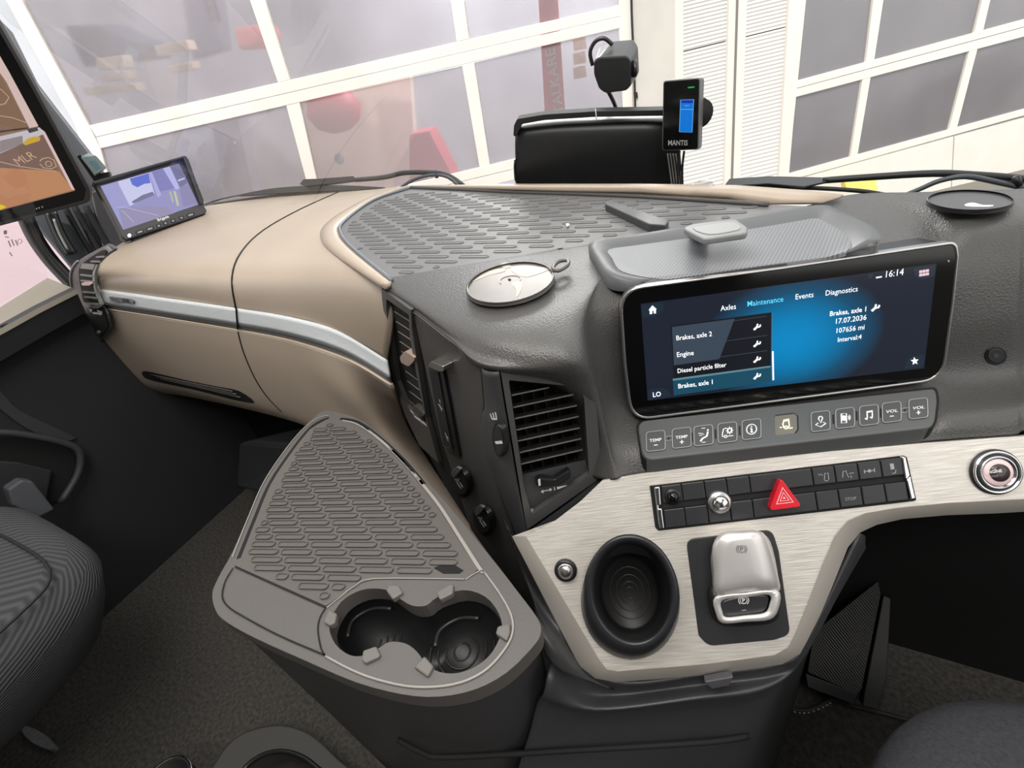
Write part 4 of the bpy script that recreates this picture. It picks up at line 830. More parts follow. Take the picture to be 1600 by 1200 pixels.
b, x, y = key(bc['info'], 'info button'); ic(b, x, y, [arc(0, 0, 7.8, 0, 360, 20)], 1.3); ic(b, x, y, [[(0, -1.5), (0, 4.5)], [(-2, 4.5), (2.2, 4.5)], [(-2, -1.5), (0, -1.5)], [(0, -5), (0, -3.6)]], 2)
b, x, y = key(bc['pin'], 'map pin button'); ic(b, x, y, [arc(0, -4.5, 3, 150, 390, 12) + [(0, 3)] + [(-2.7, -3)], [(-4, 2.5), (-8, 5), (0, 9), (8, 4.5), (4, 2)]], 1.4)
b, x, y = key(bc['phone'], 'phone button'); ic(b, x, y, [[(-6, -7), (2, -7), (2, 7.5), (-6, 7.5), (-6, -7)]], 1.3); ic(b, x, y, [[(-2, -4), (-2, 4)]], 4.2); ic(b, x, y, [arc(2, 0, 3.5, -45, 45, 5), arc(2, 0, 5.8, -45, 45, 5)], 1)
b, x, y = key(bc['music'], 'music button'); ic(b, x, y, [[(-3, 5), (-3, -6), (5, -7), (5, 4)]], 1.4); ic(b, x, y, [[(-3, -4.6), (5, -5.6)]], 2.2); ic(b, x, y, [[(-6, 5.6), (-3.4, 5.2)], [(2, 4.6), (4.6, 4.2)]], 3.2)
for a_, c_ in (((185, 263), (215, 259)), ((1317, 128), (1353, 123))):
    p, q = q4(*a_), q4(*c_); d = 3.2
    stroke('link_outline', [[(p[0], p[1] - d), (q[0], q[1] - d)], [(p[0], p[1] + d), (q[0], q[1] + d)]], .8, BSP, .0006, grey_print, bs)
    prism('link_dot', ell((p[0] + q[0]) / 2, (p[1] + q[1]) / 2, 1.6, 1.6, 0, 10), BSP, 0, .0004, deep, bs)
for a_ in ((311, 255), (424, 240), (540, 224), (990, 168), (1103, 152), (1219, 139)):
    x, y = q4(*a_); stroke('gap_mark', [[(x, y - 7), (x + .5, y + 7)]], 1.6, BSP, .0005, deep, bs)
cx, cy = q4(764, 193)
wb = prism('button', rnd([bpt(cx, cy, a * 18, b * 15.5) for a, b in ((-1, -1), (1, -1), (1, 1), (-1, 1))], 5), BSP, -.003, .0004, mat('lit_key_grey', (104, 102, 94), .5), bs, bev=.0006, label='wide lit button with amber truck icon')
stroke('shadow_outline', [[bpt(cx, cy, -16, -15.6), bpt(cx, cy, 13, -15.6), bpt(cx, cy, 18.3, -11), bpt(cx, cy, 18.4, 10), bpt(cx, cy, 14, 15.4)]], 1.3, BSP, .0007, deep, wb)
ic(wb, cx, cy, [[(-4, 5), (-5, -1), (-3, -7), (4, -8), (5, 4), (3, 5)], arc(0, 5, 2.3, 0, 360, 10), [(-2, -5), (3, -6)], [(-10, 4), (-7, 4)], [(4, 7), (10, 6.5)]], 1.3, lit_warm)
# small round button on the right of the screen surround
fb = snapn(face, 1557, 556)
rb = thing('round_button', 'small black round button alone on the grained surface right of the screen', 'button', fb.o)
prism('bezel', ell(1557, 556, 17, 14.5), fb, -.002, .0015, black, rb, bev=.0006); prism('cap', ell(1557, 556, 13, 11), fb, .0015, .0025, switchm, rb, bev=.0008)
prism('embossed_mark', ell(1557, 556, 4.5, 3.5, 0, 12), fb, .0025, .0028, dash2, rb)
# ================================================================ SWITCH BANK ON THE CHAMPAGNE PANEL
sw = thing('switch_bank', 'row of black rocker switches with chrome ends set in the brushed panel', 'switches', PAN.at(1225, 772))
def lerp(a, b, k): return (a[0] + (b[0] - a[0]) * k, a[1] + (b[1] - a[1]) * k)
bank = [q4(*p) for p in ((108, 490), (1330, 344), (1345, 352), (1390, 556), (1380, 563), (150, 706), (135, 690))]
prism('bezel', rnd(bank, 1.5), PAN, -.002, .0008, deep, sw)
TLx = [162, 258, 368, 475, 585, 885, 993, 1105, 1215, 1322]; BLx = [184, 285, 395, 503, 612, 918, 1027, 1138, 1250, 1356]
def top_e(x): return q4(x, 494 - (x - 110) * .1185)
def bot_e(x): return q4(x, 700 - (x - 150) * .1175)
labs = ['warning lamp switch', 'blank switch', 'switch behind the chrome knob', 'blank switch', 'wide switch around the hazard triangle', 'door open switch', 'vehicle height switch', 'axle lock switch', 'seat belt light switch']
for k in range(9):
    for row in (0, 1):
        a, b = top_e(TLx[k]), top_e(TLx[k + 1]); c, d = bot_e(BLx[k + 1]), bot_e(BLx[k]); m_, g_ = (0, .42) if row == 0 else (.55, 1), 0
        P = lambda u, v: lerp(lerp(a, b, u), lerp(d, c, u), v)
        e = .02 if k != 4 else .008
        prism('switch_key', [P(e, m_[0] + .02), P(1 - e, m_[0] + .02), P(1 - e, m_[1] - .01), P(e, m_[1] - .01)], PAN, 0, .0035, switchm, sw, bev=.0007, label=(labs[k] if row == 0 else ('STOP switch' if k == 6 else None)))
    P = lambda u, v: lerp(lerp(a, b, u), lerp(d, c, u), v)
prism('finger_groove', [lerp(top_e(160), bot_e(184), .43), lerp(top_e(1322), bot_e(1356), .43), lerp(top_e(1322), bot_e(1356), .54), lerp(top_e(160), bot_e(184), .54)], PAN, 0, .0014, deep, sw)
def chr_(pts, nm): prism(nm, [q4(*p) for p in pts], PAN, 0, .005, chrome, sw, bev=.0008)
chr_([(130, 498), (156, 495), (162, 582), (150, 585), (152, 600), (166, 598), (178, 694), (158, 697), (150, 660)], 'chrome_end'); chr_([(1322, 350), (1340, 350), (1362, 440), (1346, 460), (1338, 455)], 'chrome_end'); chr_([(1344, 462), (1364, 444), (1388, 550), (1366, 556)], 'chrome_end')
SW = PAN.off(.0037)
def swi(lines, wd=1.0, m_=None):
    for L in lines: stroke('printed_icon', [[q4(*p) for p in L]], wd, SW, 0, m_ or grey_print, sw)
swi([[(948, 462), (950, 430), (966, 428), (970, 460)], [(950, 466), (966, 464)], [(920, 432), (926, 440)], [(930, 432), (940, 440)]]); swi([[(1036, 450), (1038, 420), (1052, 418), (1060, 440), (1066, 450)], [(1068, 430), (1090, 427)], [(1076, 440), (1078, 452)]])
swi([[(1140, 412), (1142, 430)], [(1188, 405), (1190, 424)], [(1142, 421), (1188, 415)]], 1.2); prism('printed_icon', ell(*q4(1165, 418), 2.6, 2.6, 0, 10), SW, -.0005, .0002, grey_print, sw)
prism('printed_icon', [q4(*p) for p in ((1262, 384), (1280, 382), (1286, 408), (1268, 412))], SW, -.0005, .0002, grey_print, sw); swi([[(1274, 430), (1290, 428), (1292, 412)]], 1.1)
text('STOP', q4(1050, 561), q4(1103, 556), SW, 0, grey_print, sw)
# hazard triangle
tri = [q4(*p) for p in ((740, 452), (842, 590), (682, 610))]
hz = thing('hazard_button', 'raised red triangular hazard warning button in the switch row', 'button', PAN.at(1226, 775))
prism('cap', rnd(tri, [7, 8, 8]), PAN, .001, .011, red, hz, bev=.0022, seg=3)
ct = q4(755, 548)
def trs(k, cx=ct[0], cy=ct[1]): return [(cx + (p[0] - q4(755, 551)[0]) * k, cy + (p[1] - q4(755, 551)[1]) * k) for p in tri]
HZ = PAN.off(.0112)
stroke('white_triangle', [trs(.50)], 1.9, HZ, 0, pinkw, hz, closed=True); stroke('white_triangle', [trs(.27)], 1.5, HZ, 0, pinkw, hz, closed=True); prism('white_centre', trs(.08), HZ, -.0003, .0002, pinkw, hz)
# chrome push knob + black dome
def dome(name, px, py, r, label, cat, prof, mats, pl=PAN):
    c = pl.at(px, py); t = thing(name, label, cat, c)
    for nm, pf, mm in zip(('collar', 'cap'), prof, mats): lathe(nm, c, pl.n, pf, mm, t, n=28)
    return t
kr = mpp(PAN, 1122, 783)
dome('metal_push_button', 1122, 783, 0, 'shiny domed chrome push button standing out of the switch row', 'button', ([(kr * 18, 0), (kr * 18.5, .004), (kr * 17, .007), (kr * 13.5, .0075)], [(kr * 13, .004), (kr * 12.5, .010), (kr * 9, .0125), (kr * 3, .0135)]), (satin, chrome))
dome('black_dome_button', 1050, 774, 0, 'glossy black dome button in the left switch of the row', 'button', ([(kr * 13, .003), (kr * 12.5, .005), (kr * 9, .0055)], [(kr * 9.5, .003), (kr * 9, .0075), (kr * 6, .010), (kr * 2, .011)]), (black, glossb))
# left round push button on brushed panel
dome('round_metal_button', 884, 890, 0, 'round metal push button left of the big black cup holder', 'button', ([(kr * 19, 0), (kr * 19, .003), (kr * 17, .0045), (kr * 14, .0045)], [(kr * 14, .0), (kr * 13, .006), (kr * 11, .0065), (kr * 9, .0055), (kr * 8.5, .0062), (kr * 1, .0064)]), (black, satin))
# start button
sb = thing('start_button', 'round engine start button with chrome rings at the right end of the brushed panel', 'button', PAN.at(1554, 737))
c = PAN.at(1554, 737); k_ = kr * .93
lathe('outer_ring', c, PAN.n, [(k_ * 36, 0), (k_ * 36, .002), (k_ * 34, .003)], black, sb, n=40)
lathe('chrome_ring', c, PAN.n, [(k_ * 34, .002), (k_ * 33.5, .0042), (k_ * 30.5, .0042), (k_ * 30, .003)], chrome, sb, n=40)
lathe('dark_ring', c, PAN.n, [(k_ * 30, .0032), (k_ * 26, .0036)], switchm, sb, n=40)
lathe('inner_chrome_ring', c, PAN.n, [(k_ * 26, .003), (k_ * 25.5, .005), (k_ * 23.5, .005), (k_ * 22, .0035)], chrome, sb, n=40)
lathe('rose_ring', c, PAN.n, [(k_ * 22, .003), (k_ * 20, .0045), (k_ * 14, .0050)], mat('rose_lit', (225, 196, 196), .35), sb, n=40)
lathe('cap', c, PAN.n, [(k_ * 14.2, .004), (k_ * 13.6, .006), (k_ * 4, .0066)], mat('cap_brown_black', (58, 50, 50), .25), sb, n=32)
SB = PAN.off(.0068)
text('START', (1548, 733), (1558, 731.5), SB, 0, grey_print, sb); text('ENGINE', (1541, 740.5), (1566, 737.5), SB, 0, white, sb, fat=.02); text('STOP', (1548, 746.5), (1560, 745), SB, 0, grey_print, sb)
# ================================================================ BIG CUP HOLDER IN THE PANEL
ch = thing('cup_holder', 'large oval black cup holder sunk in the brushed panel', 'cup holder', PAN.at(985, 930))
axis = (-PAN.n * .55 + V((0, 0, -1)) * .45).normalized()
rot = -8
e = lambda cx, cy, rx, ry, o, r_=rot: [PAN.at(x, y, o) for x, y in ell(cx, cy, rx, ry, r_, 44)]
skin('rim', [e(985, 948, 75, 84, -.006), e(985, 942, 77, 88, .006), e(987, 930, 75, 93, .017), e(988, 925, 72, 91, .0215), e(988, 924, 66, 84, .0235), e(988, 924, 61, 79, .021), e(988, 925, 59, 77, .016)], mat('cup_rim_black', (36, 37, 40), .32), ch)
i0 = e(988, 925, 59.5, 77.5, .017); cm = sum(i0, V((0, 0, 0))) / len(i0)
def sunk(k, d): return [cm + (p - cm) * k + axis * d for p in i0]
skin('well', [i0, sunk(.93, .03), sunk(.86, .062), sunk(.80, .066)], mat('well_black', (22, 22, 23), .5), ch, cap1=True)
for k in (.6, .42, .26, .13): tube('base_ring', [cm + (p - cm) * k + axis * .0655 for p in i0[::2]], .0008, linem, ch, closed=True, smooth_path=0, n=5)
# ================================================================ PARKING BRAKE LEVER
g7 = lambda P: [(1000 + x / 2.667, 750 + y / 2.667) for x, y in P]
pb = thing('parking_brake_lever', 'silver parking brake lever on a rounded black plate right of the cup holder', 'lever', PAN.at(1160, 920))
prism('base_plate', rnd(g7([(192, 248), (552, 206), (580, 300), (628, 645), (560, 668), (285, 693), (245, 650)]), [14, 14, 2, 12, 6, 12, 4]), PAN, -.002, .0012, mat('plate_black', (38, 39, 41), .5), pb, bev=.0008)
def gp2(P, h): return [PAN.at(*p, h) for p in cr2(g7(P), 4)]
skin('lever_neck', [gp2([(292, 440), (420, 455), (560, 430), (585, 520), (560, 590), (440, 610), (335, 602), (290, 540)], .002), gp2([(300, 450), (420, 460), (555, 440), (580, 520), (550, 585), (440, 602), (340, 596), (300, 540)], .013)], black, pb, cap1=True)
skin('lever_cap', [gp2([(298, 300), (345, 235), (430, 222), (500, 222), (545, 260), (576, 400), (574, 470), (440, 480), (318, 490), (300, 400)], .004), gp2([(302, 275), (345, 222), (420, 212), (492, 212), (530, 245), (570, 380), (570, 462), (440, 470), (322, 482), (306, 380)], .018),
                   gp2([(306, 265), (345, 221), (420, 213), (488, 213), (522, 245), (560, 370), (562, 450), (440, 458), (325, 474), (310, 370)], .026), gp2([(325, 280), (355, 236), (420, 228), (478, 226), (506, 258), (538, 370), (536, 430), (440, 440), (345, 450), (330, 370)], .030), gp2([(365, 300), (385, 262), (425, 252), (460, 250), (480, 278), (504, 370), (502, 410), (440, 416), (372, 422), (360, 370)], .0312), gp2([(405, 330), (412, 310), (428, 304), (442, 304), (452, 318), (462, 360), (460, 380), (436, 384), (412, 386), (406, 360)], .0316)], lever_m, pb, cap1=True)
skin('front_ring', [gp2([(312, 486), (440, 470), (572, 458), (580, 530), (545, 582), (440, 592), (345, 598), (316, 560)], .010), gp2([(316, 486), (440, 470), (568, 458), (576, 525), (540, 578), (440, 588), (348, 594), (320, 556)], .024), gp2([(342, 500), (440, 484), (540, 478), (542, 520), (520, 556), (440, 566), (360, 574), (342, 550)], .0235), gp2([(344, 502), (440, 488), (536, 480), (536, 520), (516, 550), (440, 560), (362, 568), (346, 548)], .014)], lever_m, pb)
prism('thumb_button', cr2(g7([(345, 505), (440, 482), (530, 482), (534, 520), (514, 550), (440, 562), (364, 570), (346, 548)]), 4), PAN, .008, .0195, switchm, pb, bev=.0015)
def psym(cx, cy, s, pl, m_, par):
    stroke('brake_symbol', [ell(cx, cy, 5.2 * s, 5.2 * s, 0, 18)], .8, pl, 0, m_, par, closed=True)
    for sg in (-1, 1): stroke('brake_symbol', [[(cx + sg * 7.6 * s * math.cos(R(a)), cy + 7.6 * s * math.sin(R(a))) for a in range(-48, 49, 12)]], .8, pl, 0, m_, par)
    text('P', (cx - 2 * s, cy + 3 * s), (cx + 2.4 * s, cy + 3 * s), pl, 0, m_, par, name='brake_letter', fat=.02)
psym(1159, 858, 1.05, PAN.off(.0320), mat('symbol_grey', (96, 96, 96), .5), pb); psym(1162, 938, 1.05, PAN.off(.0199), white, pb)
stroke('button_dash', [[(1159, 954), (1166, 953)]], 1, PAN.off(.0199), 0, grey_print, pb)
#@@
# ================================================================ STORAGE BIN ON TOP, BEHIND THE SCREEN
z10 = lambda P: [(900 + x / 3.2, 300 + y / 3.2) for x, y in P]
bt = thing('storage_bin', 'shallow grey storage bin with perforated rubber floor behind the wide screen', 'storage bin', Z(1150, 390, .80))
near = [(1230, 411), (1100, 429)]
rimo = cr2([(923, 377), (994, 366), (1119, 345), (1231, 327), (1287, 320), (1310, 328), (1362, 352), (1377, 370), (1370, 377), (1357, 389)] + near + [(1012, 441), (1001, 440), (972, 438), (947, 427), (930, 402)], 3)
rimi = cr2([(935, 377), (994, 369), (1119, 349), (1231, 330), (1279, 323), (1306, 333), (1347, 347), (1361, 364), (1355, 376), (1343, 391)] + near + [(1022, 439), (1010, 437), (985, 433), (961, 425), (943, 402)], 3)
flo = cr2([(951, 391), (994, 384), (1119, 367), (1231, 349), (1272, 342), (1288, 347), (1319, 364), (1330, 382), (1323, 393), (1313, 399)] + near + [(1044, 437), (1026, 436), (992, 431), (967, 422), (957, 405)], 3)
binm = mat('bin_grey_blue', (82, 84, 86), .45)
def P_(L, z): return [Z(x, y, z) for x, y in L]
def rimz(L, z):
    n = len(L); out = []
    for i, (x, y) in enumerate(L):
        k = i / 3; w_ = 1 if k < 8 or k > 15 else (0 if 9.5 < k < 12.5 else (9.5 - k) / 1.5 if k <= 9.5 else (k - 12.5) / 2.5)
        w_ = max(0, min(1, w_)); out.append(Z(x, y, .803 * (1 - w_) + z * w_))
    return out
rl = rimz(rimo, .812); il = rimz(rimi, .812); fl_ = rimz(flo, .8065)
skin('rim_wall', [[V((p.x, p.y, .797)) for p in rl], rl, il, [a * .3 + b * .7 for a, b in zip(il, fl_)], fl_], binm, bt)
ua = (Z(1200, 390, .8) - Z(1000, 420, .8)).normalized(); va = V((0, 0, 1)).cross(ua)
perf = dotmat(mat('perforated_rubber', (116, 118, 122), .5), (ua, va), 270, 340, .45, .27)
mk('perforated_floor', [v + V((0, 0, .0006)) for v in fl_] + [v - V((0, 0, .002)) for v in fl_], [tuple(range(len(fl_)))] + [(i, (i + 1) % len(fl_), (i + 1) % len(fl_) + len(fl_), i + len(fl_)) for i in range(len(fl_))], perf, bt, label='rubber floor dotted with small holes')
pd = thing('grip_pad', 'grey rounded rubber grip pad reaching over the perforated bin floor', 'pad', Z(1118, 358, .83))
PZ = Pl((0, 0, .832), n=(0, 0, 1))
prism('pad', cr2(z10([(540, 178), (580, 160), (660, 148), (790, 137), (815, 145), (855, 172), (858, 188), (845, 205), (760, 218), (655, 233), (620, 225), (560, 195)]), 3), PZ, -.006, .0, mat('pad_grey', (118, 120, 121), .5), pd, bev=.002, seg=3)
prism('pad_face', cr2(z10([(585, 180), (680, 160), (785, 150), (825, 178), (780, 195), (665, 210)]), 3), PZ, -.001, .0007, mat('pad_face_grey', (136, 138, 138), .55), pd, bev=.0004)
skin('pad_foot', [P_(z10([(545, 185), (600, 182), (640, 200), (600, 215)]), .826), P_(z10([(575, 215), (640, 215), (670, 240), (610, 240)]), .803)], binm, pd)
# ================================================================ SUCTION DISCS
def disc(label, cx, cy, rx, ry, rot, z, m, rimm, tab=True):
    pl = Pl((0, 0, z), n=(0, 0, 1)); t = thing('suction_disc', label, 'disc', pl.at(cx, cy), group=None)
    o = ell(cx, cy, rx, ry, rot, 44); i = ell(cx, cy, rx * .96, ry * .95, rot, 44)
    prism('disc', o, pl, .0005, .0042, m, t)
    skin('rim', [[pl.at(*p, .0002) for p in o], [pl.at(*p, .0055) for p in o], [pl.at(*p, .0058) for p in i], [pl.at(*p, .004) for p in i]], rimm, t)
    return pl, t
gel = mat('grey_gel_disc', (112, 107, 102), .32, coat=.1, spec=.5, var=(25, .10))
dp, dt = disc('glossy grey suction disc with a pull loop lying left of the storage bin', 797, 441, 70, 30.5, -11, .803, gel, mat('gel_rim', (60, 58, 56), .25))
tube('centre_ring', [dp.at(*p, .0046) for p in ell(797, 437.5, 17, 7, -8, 24, 150, 400)], .0006, mat('ring_pale', (190, 180, 172), .3), dt, n=6, smooth_path=0)
prism('centre_hole', ell(796, 436.5, 2.6, 1.4, 0, 10), dp, .004, .0048, deep, dt)
for q in ([(783, 412), (792, 410), (798, 417), (787, 419)], [(800, 443), (813, 438), (816, 448), (808, 464), (806, 452)], [(738, 440), (762, 424), (786, 419), (788, 424), (764, 430)], [(800, 420), (860, 418), (835, 430), (816, 432)]):
    prism('adhesive_patch', cr2(q, 3), dp, .0042, .0045, mat('adhesive_residue', (158, 148, 138), .4) if 'adhesive_residue' not in bpy.data.materials else bpy.data.materials['adhesive_residue'], dt)
tube('pull_loop', [dp.at(*p, .006) for p in [(864, 420), (868, 412), (876, 407.5), (886, 407), (888, 412), (882, 418), (872, 423)]], .0022, mat('loop_grey', (88, 86, 84), .35), dt, closed=True)
dp2, dt2 = disc('black suction disc with white residue at the right end of the dashboard top', 1517, 312, 69.5, 16, 1, .807, mat('disc_black', (66, 66, 68), .35), black)
prism('white_residue', cr2([(1508, 319), (1520, 316.5), (1535, 320), (1552, 320.5), (1545, 322.5), (1512, 322)], 3), dp2, .0042, .0047, white, dt2)
# ================================================================ USB MODULE, 24 V PLUGS, SIDE WHEEL
z3b = lambda P: [(630 + x / 3.752, 540 + y / 3.75) for x, y in P]
us = thing('port_panel', 'slim vertical black port module with a chrome topped cap on the console side', 'port panel', SIDE.at(690, 640))
SM = SIDE
prism('module', z3b([(148, 120), (225, 130), (262, 300), (330, 655), (300, 650), (240, 600), (205, 420)]), SM, .0, .004, black, us, bev=.001)
prism('module_front', z3b([(150, 140), (205, 160), (250, 420), (288, 612), (240, 596), (200, 400)]), SM, .004, .0055, deep, us)
prism('end_cap', rnd(z3b([(142, 122), (160, 92), (232, 122), (236, 150), (208, 152)]), 2), SM, .0, .012, satin, us, bev=.0012, label='bright end cap')
for q in ([(200, 262), (210, 310)], [(240, 470), (252, 510)]): stroke('port_slot', [z3b(q)], 1.8, SM, .0057, matt, us)
stroke('printed_icon', [z3b([(212, 318), (216, 335)]), z3b([(205, 345), (228, 372), (222, 380)]), z3b([(215, 350), (218, 370)]), z3b([(246, 512), (262, 560)]), z3b([(256, 535), (264, 545)])], 1.1, SM, .0058, grey_print, us)
stroke('chrome_clip', [z3b([(240, 592), (285, 618)])], 2.4, SM, .006, chrome, us)
for i, (px, py) in enumerate(((716, 752), (752, 812))):
    pl = SM; k = thing('power_socket', ['upper black socket cap on the console side edge', 'lower black socket cap nearest the cup holder console'][i], 'socket', pl.at(px, py), group='socket caps on the console side')
    prism('ring', ell(px + 3, py + 3, 14, 24, -22, 28), pl, 0, .003, deep, k)
    prism('cap', ell(px, py, 12.5, 22, -22, 28), pl, .002, .011, black, k, bev=.002, seg=3)
    prism('cap_lip', cr2([(px - 11, py - 14), (px - 4, py - 22), (px + 3, py - 18), (px - 2, py - 10), (px - 8, py - 6)], 4), pl, .010, .014, mat('cap_shine_grey', (96, 96, 96), .25) if i == 0 else bpy.data.materials['cap_shine_grey'], k, bev=.001)
    stroke('embossed_icon', [[(px - 5, py - 2), (px + 1, py - 4), (px - 2, py + 4)], [(px - 1, py + 4), (px + 4, py + 12)], [(px + 2, py + 2), (px + 7, py + 10)]], 1.2, pl, .0115, grey_print, k)
WP = pl3(postm and snap(postm, 776, 660), snap(postm, 784, 710), snap(postm, 770, 700))
tw = thing('thumb_wheel', 'small black upright thumb wheel between the console side and the large vent', 'wheel', WP.at(779, 689))
prism('recess', ell(779, 688, 9.5, 27, -6, 26), WP, -.004, .0022, deep, tw)
prism('wheel', ell(778.5, 688, 7.5, 24, -6, 26), WP, -.002, .006, black, tw, bev=.0018, seg=3)
stroke('mark', [[(774, 692), (784, 691)]], 2.2, WP, .0065, white, tw)
stroke('heat_icon', [[(766 + 4 * k, 647 - k), (768.5 + 3.6 * k, 655)] for k in range(3)] + [[(769, 655), (776, 655)]], 1.2, WP, .003, white, tw)
# ================================================================ SMALL MONITOR ON THE DASH CORNER
m6 = lambda P: [(140 + x / 7.5, 230 + y / 7.5) for x, y in P]
mo = thing('rear_view_monitor', 'small black monitor showing a violet tinted yard view at the left dash corner', 'monitor', MON.at(240, 345))
prism('body', rnd(m6([(38, 408), (1112, 100), (1160, 135), (1338, 640), (1340, 690), (1375, 740), (1350, 790), (430, 1092), (375, 1065), (355, 1000), (70, 445)]), 2), MON, -.03, 0, black, mo, bev=.003)
prism('bezel', m6([(60, 415), (1100, 112), (1310, 660), (1370, 735), (1350, 775), (430, 1080), (385, 1050), (365, 1000)]), MON, 0, .003, dash2, mo, bev=.001)
prism('sun_hood', m6([(36, 410), (50, 398), (1112, 98), (1140, 112), (1338, 620), (1335, 650), (1310, 662), (1100, 125), (60, 428)]), MON, -.01, .022, black, mo, bev=.001)
sc_ = prism('screen', m6([(128, 455), (1048, 192), (1275, 672), (395, 968)]), MON, .002, .0035, emitm('mon_violet', (150, 146, 200), .85), mo, label='lit violet tinted screen')
def mp(pts, col, h, nm='picture_area'): prism(nm, m6(pts), MON, .0034, h, emitm('mon_%d_%d_%d' % col, col, .85), sc_)
mp([(135, 460), (330, 402), (470, 690), (330, 720), (395, 960)], (158, 158, 212), .0037); mp([(330, 402), (690, 300), (760, 545), (470, 690)], (206, 206, 244), .0038)
mp([(470, 370), (690, 305), (715, 420), (640, 430), (560, 470), (500, 440)], (84, 104, 214), .0039); mp([(490, 640), (620, 560), (740, 520), (760, 560), (520, 660)], (112, 110, 150), .0040)
mp([(700, 300), (860, 250), (1000, 480), (830, 520)], (128, 124, 190), .0038); mp([(860, 250), (940, 226), (1060, 480), (1010, 500)], (186, 184, 240), .0040); mp([(700, 300), (730, 292), (840, 560), (800, 590)], (176, 174, 226), .0040)
mp([(940, 226), (1048, 195), (1150, 420), (1050, 480)], (110, 108, 156), .0039); mp([(1050, 470), (1160, 430), (1262, 660), (1100, 700)], (140, 132, 180), .0039); mp([(980, 510), (1010, 520), (1050, 680), (1025, 690)], (196, 200, 160), .0041)
mp([(930, 520), (955, 520), (990, 640), (970, 650)], (180, 186, 160), .0041); mp([(350, 720), (640, 690), (900, 700), (1000, 770), (400, 960)], (150, 142, 180), .0039); mp([(1030, 385), (1110, 355), (1120, 370), (1042, 402)], (200, 198, 236), .0041)
stroke('yard_line', [m6([(330, 710), (400, 700), (800, 800)]), m6([(380, 740), (520, 880)]), m6([(340, 430), (470, 680)])], .9, MON, .0043, emitm('mon_line', (196, 192, 232), .85), sc_)
text('Brigade', m6([(805, 868)])[0], m6([(935, 822)])[0], MON, .0034, white, mo, fat=.02)
prism('power_lamp', ell(*m6([(467, 1033)])[0], 3, 3, 0, 14), MON, .003, .0045, emitm('power_lamp', (255, 255, 255), 1.2), mo)
for x, y, wd_ in ((590, 992, 60), (708, 955, 60), (812, 920, 25), (890, 890, 25), (978, 862, 25), (1078, 828, 25), (1185, 792, 60)):
    bb = prism('button', rnd(fl(MON, *m6([(x, y)])[0], (wd_ + 34) / 7.5, 5.6, (1, -.31), (.45, 1)), 1.5), MON, .003, .0042, black, mo)
    prism('print_mark', fl(MON, *m6([(x, y)])[0], wd_ / 8.5, 2.2, (1, -.31), (.45, 1)), MON, .0042, .0046, grey_print, bb)
prism('bracket', [(205, 374), (310, 338), (318, 345), (214, 383)], MON, -.05, -.012, black, mo, bev=.002)
# sensor puck on the pillar
PU = Pl(T(145, 262, 1.30), 128, 8)
pk = thing('pillar_sensor', 'small grey-green sensor block fixed to the passenger pillar above the monitor', 'sensor', PU.at(145, 262))
prism('base', [(119, 244), (126, 241), (152, 272), (170, 268), (172, 276), (146, 283)], PU, -.02, .0, black, pk, bev=.002)
prism('block', rnd([(129, 245), (150, 243), (166, 261), (165, 264), (150, 272)], 2), PU, -.03, .02, mat('sensor_grey_green', (124, 138, 138), .4), pk, base=rnd([(121, 246), (140, 238), (160, 262), (162, 266), (146, 280)], 2), bev=.002)
prism('label_patch', [(139, 252), (149, 250), (157, 262), (150, 266)], PU, .02, .0207, mat('patch_teal', (96, 126, 134), .4), pk)
# ================================================================ MIRROR DISPLAY (large, upright)
md = thing('mirror_display', 'large upright black mirror camera display showing a brick coloured yard', 'display', MIR.at(90, 270))
oo = rnd([(-200, -340), (-22, 0), (47, 122), (141, 296), (140, 316), (0, 353), (-170, 398), (-500, -200)], [6, 0, 0, 10, 12, 0, 10, 10])
prism('housing', oo, MIR, -.035, 0, matt, md, bev=.004, seg=3)
prism('glass', [(-190, -300), (-30, 0), (42, 124), (134, 296), (130, 312), (0, 346), (-160, 388), (-480, -190)], MIR, 0, .0015, glossb, md)
ms = prism('screen', [(-150, -190), (0, 87), (60, 199), (117, 298), (0, 329), (-110, 358), (-420, -120)], MIR, .0015, .002, emitm('mir_brown', (150, 118, 96), .8), md, label='lit screen with a brownish yard view')
def pp(pts, col, h, nm='picture_area'): prism(nm, pts, MIR, .0019, h, emitm('mir_%d_%d_%d' % col, col, .85), ms)
pp([(0, 262), (92, 268), (114, 297), (0, 328), (-60, 344), (-90, 262)], (196, 140, 102), .0023); pp([(-80, 250), (0, 238), (68, 206), (92, 266), (0, 262)], (128, 102, 92), .0022)
pp([(0, 88), (14, 112), (60, 197), (46, 200), (10, 128), (-10, 100)], (222, 196, 190), .0024); pp([(-60, 232), (0, 213), (62, 199), (69, 209), (0, 240), (-60, 256)], (205, 200, 206), .0024)
pp([(0, 118), (18, 150), (44, 198), (0, 210), (-60, 225), (-60, 60)], (138, 108, 88), .0022); pp([(0, 220), (35, 212), (36, 224), (0, 239)], (150, 140, 140), .0026)
pp([(35, 224), (44, 216), (54, 213), (63, 214), (62, 220), (40, 227)], (214, 172, 60), .0028, 'yellow_car'); pp([(62, 200), (112, 296), (117, 297), (70, 206)], (226, 200, 196), .0026)
pp([(-12, 326), (0, 319), (10, 323), (0, 328)], (240, 214, 40), .0028); pp([(42, 202), (58, 199), (60, 204), (46, 208)], (70, 70, 72), .0028); pp([(-60, 211), (44, 199), (44, 201), (-60, 216)], (60, 54, 50), .0027)
ml = emitm('mir_line', (206, 170, 140), .85)
stroke('road_line', [[(-20, 130), (2, 140), (14, 152), (8, 162), (-20, 168)], [(-20, 178), (20, 184), (42, 192)], [(-20, 248), (30, 260), (88, 268)], [(62, 252), (66, 248), (76, 246), (84, 250), (88, 260), (80, 264), (68, 262), (62, 256)]], 1.4, MIR, .0029, ml, ms)
